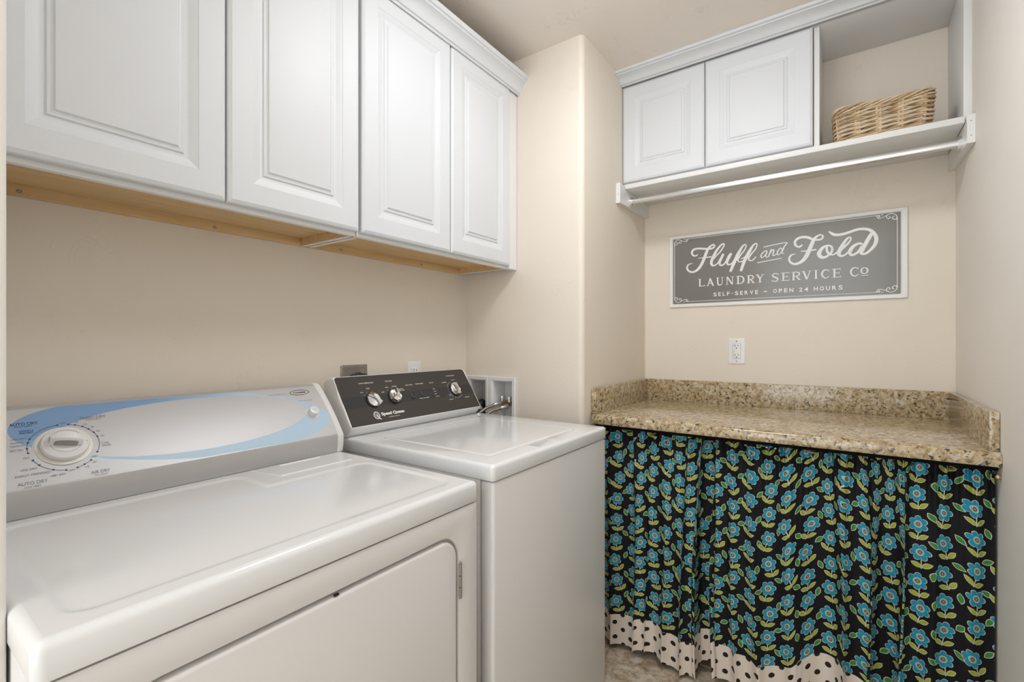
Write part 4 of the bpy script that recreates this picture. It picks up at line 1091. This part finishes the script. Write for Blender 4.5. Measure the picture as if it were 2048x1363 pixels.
b = B(); b.add([o + u * (0.0300 + 0.0012 * math.cos(t)) + v * (-0.004 + 0.0012 * math.sin(t)) + n * 0.0157 for t in [k * PI / 4 for k in range(8)]], [tuple(range(8))]); b.build('dial_mark', 'ink', dl)
o, u, v, n = frame_at(dface, 0.7765, 0.0765)
b = B(); b.lathe([(0.0185, 0.0003), (0.0183, 0.0010), (0.001, 0.0010)], o, n, 32); b.build('button_ring', 'cream_plastic', dr, autosmooth=AS)
b = B(); b.lathe([(0.0128, 0.001), (0.0134, 0.004), (0.0134, 0.0145), (0.0128, 0.0170), (0.0105, 0.0180), (0.001, 0.0184)], o, n, 32); sb = b.build('start_button', 'white_plastic', dr, autosmooth=0.5)
b = B()
sq = [(0.0052, 0.0), (0.0046, 0.0010), (0.0010, 0.0040), (0.0, 0.0044), (-0.0010, 0.0040), (-0.0046, 0.0010), (-0.0052, 0.0), (-0.0046, -0.0010), (-0.0010, -0.0040), (0.0, -0.0044), (0.0010, -0.0040), (0.0046, -0.0010)]
A = [tuple(o + u * (x * 1.0) + v * (y * 1.0) + n * 0.0189) for x, y in sq]; C = [tuple(o + u * (x * 1.13) + v * (y * 1.13) + n * 0.0189) for x, y in sq]
b.loops([A, C]); b.build('button_mark', 'seam', sb)

# ---- washer
WX0, WX1, WY0, WY1, WZ = 0.895, 1.545, 0.689, 1.388, 0.902
ws = root('washing_machine', 'white top-loading washer with glossy black control panel and chrome knobs', 'washer', (1.22, 1.05, 0.0))
WL = 0.040
b = B(); b.rbox(WX0 + 0.004, WX1 - 0.004, WY0 + 0.045, WY1 - 0.004, 0.03, WZ - WL, 0.006, 2); b.build('cabinet_body', 'enamel_side', ws, autosmooth=AS)
b = B(); b.rbox(WX0 + 0.004, WX1 - 0.001, WY0 + 0.003, WY0 + 0.044, 0.010, WZ - WL - 0.002, 0.0085, 4); b.build('front_panel', 'enamel_side', ws, autosmooth=0.5)
# deck with lid opening (finger notch in the front rim)
def oloop(x0, x1, y0, y1, r, z, k=0.0, notch=True):
    """rounded rectangle with extra points along the front edge"""
    P = []
    for cx, cy, st in ((x1 - r, y1 - r, 0), (x0 + r, y1 - r, 1), (x0 + r, y0 + r, 2)):
        for q in range(5):
            t = (st + q / 4) * PI / 2; P.append((cx + r * math.cos(t), cy + r * math.sin(t), z))
    NX = [1.128, 1.145, 1.158, 1.215, 1.235, 1.262]
    dep = [0, 0.010, 0.022, 0.022, 0.010, 0]
    for xx, d in zip(NX, dep): P.append((xx, y0 - (d - k if d else 0) if notch else y0, z))
    for q in range(5):
        t = (3 + q / 4) * PI / 2; P.append((x1 - r + r * math.cos(t), y0 + r + r * math.sin(t), z))
    return P
LX0, LX1, LY0, LY1 = 0.9665, 1.438, 0.758, 1.175
b = B()
L = []
L.append(oloop(WX0 + .002, WX1 - .002, WY0 + .002, WY1 - .002, 0.010, WZ - WL, notch=False)); L.append(oloop(WX0, WX1, WY0, WY1, 0.011, WZ - WL + .004, notch=False))
for k in range(6):
    t = k / 5 * PI / 2; i = 0.010 * (1 - math.cos(t)); L.append(oloop(WX0 + i, WX1 - i, WY0 + i, WY1 - i, max(0.011 - i, 0.003), WZ - 0.010 + 0.010 * math.sin(t), notch=False))
L.append(oloop(LX0 - 0.004, LX1 + 0.004, LY0 - 0.004, LY1 + 0.004, 0.018, WZ, 0.0))
L.append(oloop(LX0 - 0.0025, LX1 + 0.0025, LY0 - 0.0025, LY1 + 0.0025, 0.017, WZ - 0.0012, 0.001))
L.append(oloop(LX0 - 0.0022, LX1 + 0.0022, LY0 - 0.0022, LY1 + 0.0022, 0.017, WZ - 0.012, 0.003))
b.loops(L, False, True); b.build('top_deck', 'enamel', ws, autosmooth=0.6)
b = B(); L = []
for i, z in ((0.0, WZ - 0.011), (0.0, WZ - 0.0035), (0.0012, WZ - 0.001), (0.004, WZ + 0.0004), (0.010, WZ + 0.0006)):
    L.append([(x, y, z) for x, y in rrect(LX0 + i, LX1 - i, LY0 + i, LY1 - i, 0.016, 5)])
b.loops(L, False, True); b.build('lid', 'enamel', ws, autosmooth=0.6)
box('notch_painted_shade', 1.160, 1.214, LY0 - 0.0225, LY0 - 0.0205, WZ - 0.0095, WZ - 0.0025, 'black', ws, 0)  # black bar standing in for the shade inside the finger notch
# control console
Q0 = Vector((0, 1.237, 0.934)); Q1 = Vector((0, 1.335, 1.083)); qd_ = (Q1 - Q0).normalized(); QL = (Q1 - Q0).length; QN = Vector((0, -qd_.z, qd_.y))
def wface(x, s, h=0.0):
    p = Q0 + qd_ * s + QN * h; return (x, p.y, p.z)
CX0, CX1 = 0.895, 1.5235
prof = [(1.262, 0.9025), (1.2445, 0.921), (1.2372, 0.930)] + [(wface(0, QL * k / 6)[1], wface(0, QL * k / 6)[2]) for k in range(7)] + [(1.3375, 1.0843), (1.345, 1.0845), (1.370, 1.078), (1.382, 1.068), (1.384, 0.9025)]
def shrink(pr_, e):
    cy = sum(p[0] for p in pr_) / len(pr_); cz = sum(p[1] for p in pr_) / len(pr_)
    return [(y - math.copysign(min(abs(y - cy), e), y - cy), z - (math.copysign(min(abs(z - cz), e), z - cz) if z > 0.91 else 0)) for y, z in pr_]
b = B(); L = []
for x, e in ((CX0, 0.006), (CX0 + 0.0015, 0.0025), (CX0 + 0.006, 0.0), (CX1 - 0.006, 0.0), (CX1 - 0.0015, 0.0025), (CX1, 0.006)):
    L.append([(x, y, z) for y, z in shrink(prof, e)])
b.loops(L, True, True); b.build('console_housing', 'white_plastic', ws, autosmooth=0.6)
b = B(); L = []
def prect(i, h):
    x0, x1, s0, s1, r = 0.8995 + i, 1.5175 - i, 0.001 + i, 0.1785 - i, 0.011
    P = []
    for q in range(6): t = q / 5 * PI / 2; P.append((x1 - r + r * math.cos(t), s1 - r + r * math.sin(t)))
    for q in range(6): t = (1 + q / 5) * PI / 2; P.append((x0 + r + r * math.cos(t), s1 - r + r * math.sin(t)))
    P += [(x0, s0), (x1, s0)]
    return [wface(a, c, h) for a, c in P]
b.loops([prect(0, -0.001), prect(0, 0.0004), prect(0.0006, 0.0010)], True, True); cp = b.build('control_panel', 'panel_black', ws, autosmooth=0.6)
b = B(); P = [(0.9000, 0.0628), (1.5170, 0.0628), (1.5170, 0.1035), (0.9000, 0.1035)]
b.add([wface(a, c, 0.0013) for a, c in P], [(0, 1, 2, 3)]); b.build('dark_band', 'panel_band', cp)
pw = B(); WH = 0.0018
def TW(t, x0, x1, sc, hh, mi=0, bold=0.022):
    q = B(); text(q, t, wface, x0, x1, sc - hh / 2, sc + hh / 2, WH, bold); q.build('printed_label', 'print_white', ws)
TW('WASH TEMPERATURE', 0.9816, 1.0402, 0.1497, 0.0042); TW('LOAD SIZE', 1.0918, 1.1209, 0.1503, 0.0042); TW('SOIL LEVEL', 1.1742, 1.2078, 0.1278, 0.0042)
TW('EXTRA RINSE', 1.2239, 1.2612, 0.1284, 0.0044); TW('STATUS', 1.2930, 1.3155, 0.1280, 0.0042); TW('CYCLE SELECT', 1.3984, 1.4496, 0.1511, 0.0042)
TW('COLD', 0.9750, 0.9855, 0.1164, 0.0036); TW('WARM', 1.0020, 1.0165, 0.1287, 0.0036); TW('HOT', 1.0590, 1.0720, 0.1096, 0.0036)
TW('SMALL', 1.0815, 1.0965, 0.1267, 0.0036); TW('MEDIUM', 1.1125, 1.1325, 0.1274, 0.0036); TW('LARGE', 1.1400, 1.1570, 0.1150, 0.0034); TW('X-LARGE', 1.1440, 1.1610, 0.1095, 0.0034)
TW('NORMAL', 1.3599, 1.3872, 0.1235, 0.0036); TW('DELICATE', 1.3605, 1.3818, 0.0474, 0.0036); TW('PERM PRESS', 1.4513, 1.4796, 0.0482, 0.0036); TW('HEAVY', 1.4180, 1.4420, 0.1310, 0.0030)
TW('FILL', 1.2985, 1.3110, 0.1006, 0.0034); TW('WASH', 1.2975, 1.3105, 0.0898, 0.0034); TW('SPIN', 1.2970, 1.3080, 0.0794, 0.0034); TW('LID LOCK', 1.2970, 1.3165, 0.0686, 0.0036)
TW('PUSH TO START', 1.2141, 1.2629, 0.0684, 0.0036)
def tick(x0, s0, x1, s1, w=0.0007):
    d = math.hypot(x1 - x0, s1 - s0); nx_, ny_ = -(s1 - s0) / d * w / 2, (x1 - x0) / d * w / 2
    pw.add([wface(x0 + nx_, s0 + ny_, WH), wface(x0 - nx_, s0 - ny_, WH), wface(x1 - nx_, s1 - ny_, WH), wface(x1 + nx_, s1 + ny_, WH)], [(0, 1, 2, 3)])
KN = [(1.0130, 0.0840, 0.62), (1.1055, 0.0880, -0.70), (1.4130, 0.0870, -0.02)]
for (kx, ks, _), angs in zip(KN, ((2.5, 2.0, 0.6), (2.2, 1.55, 0.8), ())):
    for t in angs: tick(kx + 0.030 * math.cos(t), ks + 0.030 * math.sin(t), kx + 0.036 * math.cos(t), ks + 0.036 * math.sin(t))
kx, ks, _ = KN[2]
for a0, a1 in ((1.75, 2.35), (2.55, 3.95), (4.25, 5.35)): ring(pw, wface, kx, ks, 0.0335, 0.0355, 0.0007, WH, a0=a0, a1=a1, n=16)
for t in (2.35, 2.55, 3.95, 4.25, 5.35, 5.5): tick(kx + 0.033 * math.cos(t), ks + 0.035 * math.sin(t), kx + 0.040 * math.cos(t), ks + 0.041 * math.sin(t))
TW('Speed Queen', 1.0225, 1.1206, 0.0290, 0.0150, 0, 0.055); TW('COMMERCIAL HEAVY DUTY', 1.0484, 1.0962, 0.0165, 0.0030)
pw.build('printed_dial_scale', 'print_white', ws); pw = B()
# round Q badge
ring(pw, wface, 1.0035, 0.0285, 0.0105, 0.0118, 0.0036, WH, n=36); ring(pw, wface, 1.0035, 0.0285, 0.0050, 0.0058, 0.0015, WH, n=24)
tick(1.0030, 0.0300, 1.0125, 0.0140, 0.0042); tick(1.0090, 0.0150, 1.0170, 0.0138, 0.0030)
pw.build('printed_round_badge', 'print_white', ws)
for nm, xx, ss in (('rocker_switch', 1.1885, 0.0830), ('rocker_switch', 1.2400, 0.0850)):
    b = B(); L = []
    for i, h in ((0.0, 0.0012), (0.0, 0.0035), (0.001, 0.0042)): L.append([wface(a, c, h) for a, c in rrect(xx - 0.0085 + i, xx + 0.0085 - i, ss - 0.0125 + i, ss + 0.0125 - i, 0.0015, 3)])
    b.loops(L, True, True); b.build(nm, 'panel_band', cp, autosmooth=AS)
for kx, ks, ka in KN:
    o, u, v, n = frame_at(wface, kx, ks)
    b = B(); b.lathe([(0.0270, 0.001), (0.0272, 0.004), (0.0255, 0.006), (0.001, 0.006)], o, n, 40); kb = b.build('control_knob', 'black', ws, autosmooth=AS)
    b = B(); b.lathe([(0.0248, 0.006), (0.0250, 0.0085), (0.0236, 0.0105), (0.0225, 0.0098), (0.012, 0.0085), (0.001, 0.0082)], o, n, 40); b.build('chrome_dish', 'chrome', kb, autosmooth=0.7)
    b = B(); L = []
    for k in range(13):
        a = -0.0245 + 0.049 * k / 12; q = abs(k - 6) / 6
        hw = 0.0045 + 0.0062 * q ** 2; hh = 0.0255 - 0.006 * q ** 2
        def kp(a_, c_, h_):
            ca, sa = math.cos(ka + PI / 2), math.sin(ka + PI / 2); return o + u * (a_ * ca - c_ * sa) + v * (a_ * sa + c_ * ca) + n * h_
        L.append([kp(a, -hw - 0.003, 0.007), kp(a, -hw, hh - 0.003), kp(a, -hw + 0.0015, hh), kp(a, hw - 0.0015, hh), kp(a, hw, hh - 0.003), kp(a, hw + 0.003, 0.007)])
    b.loops(L, True, True); b.build('grip', 'chrome', kb, autosmooth=0.5)
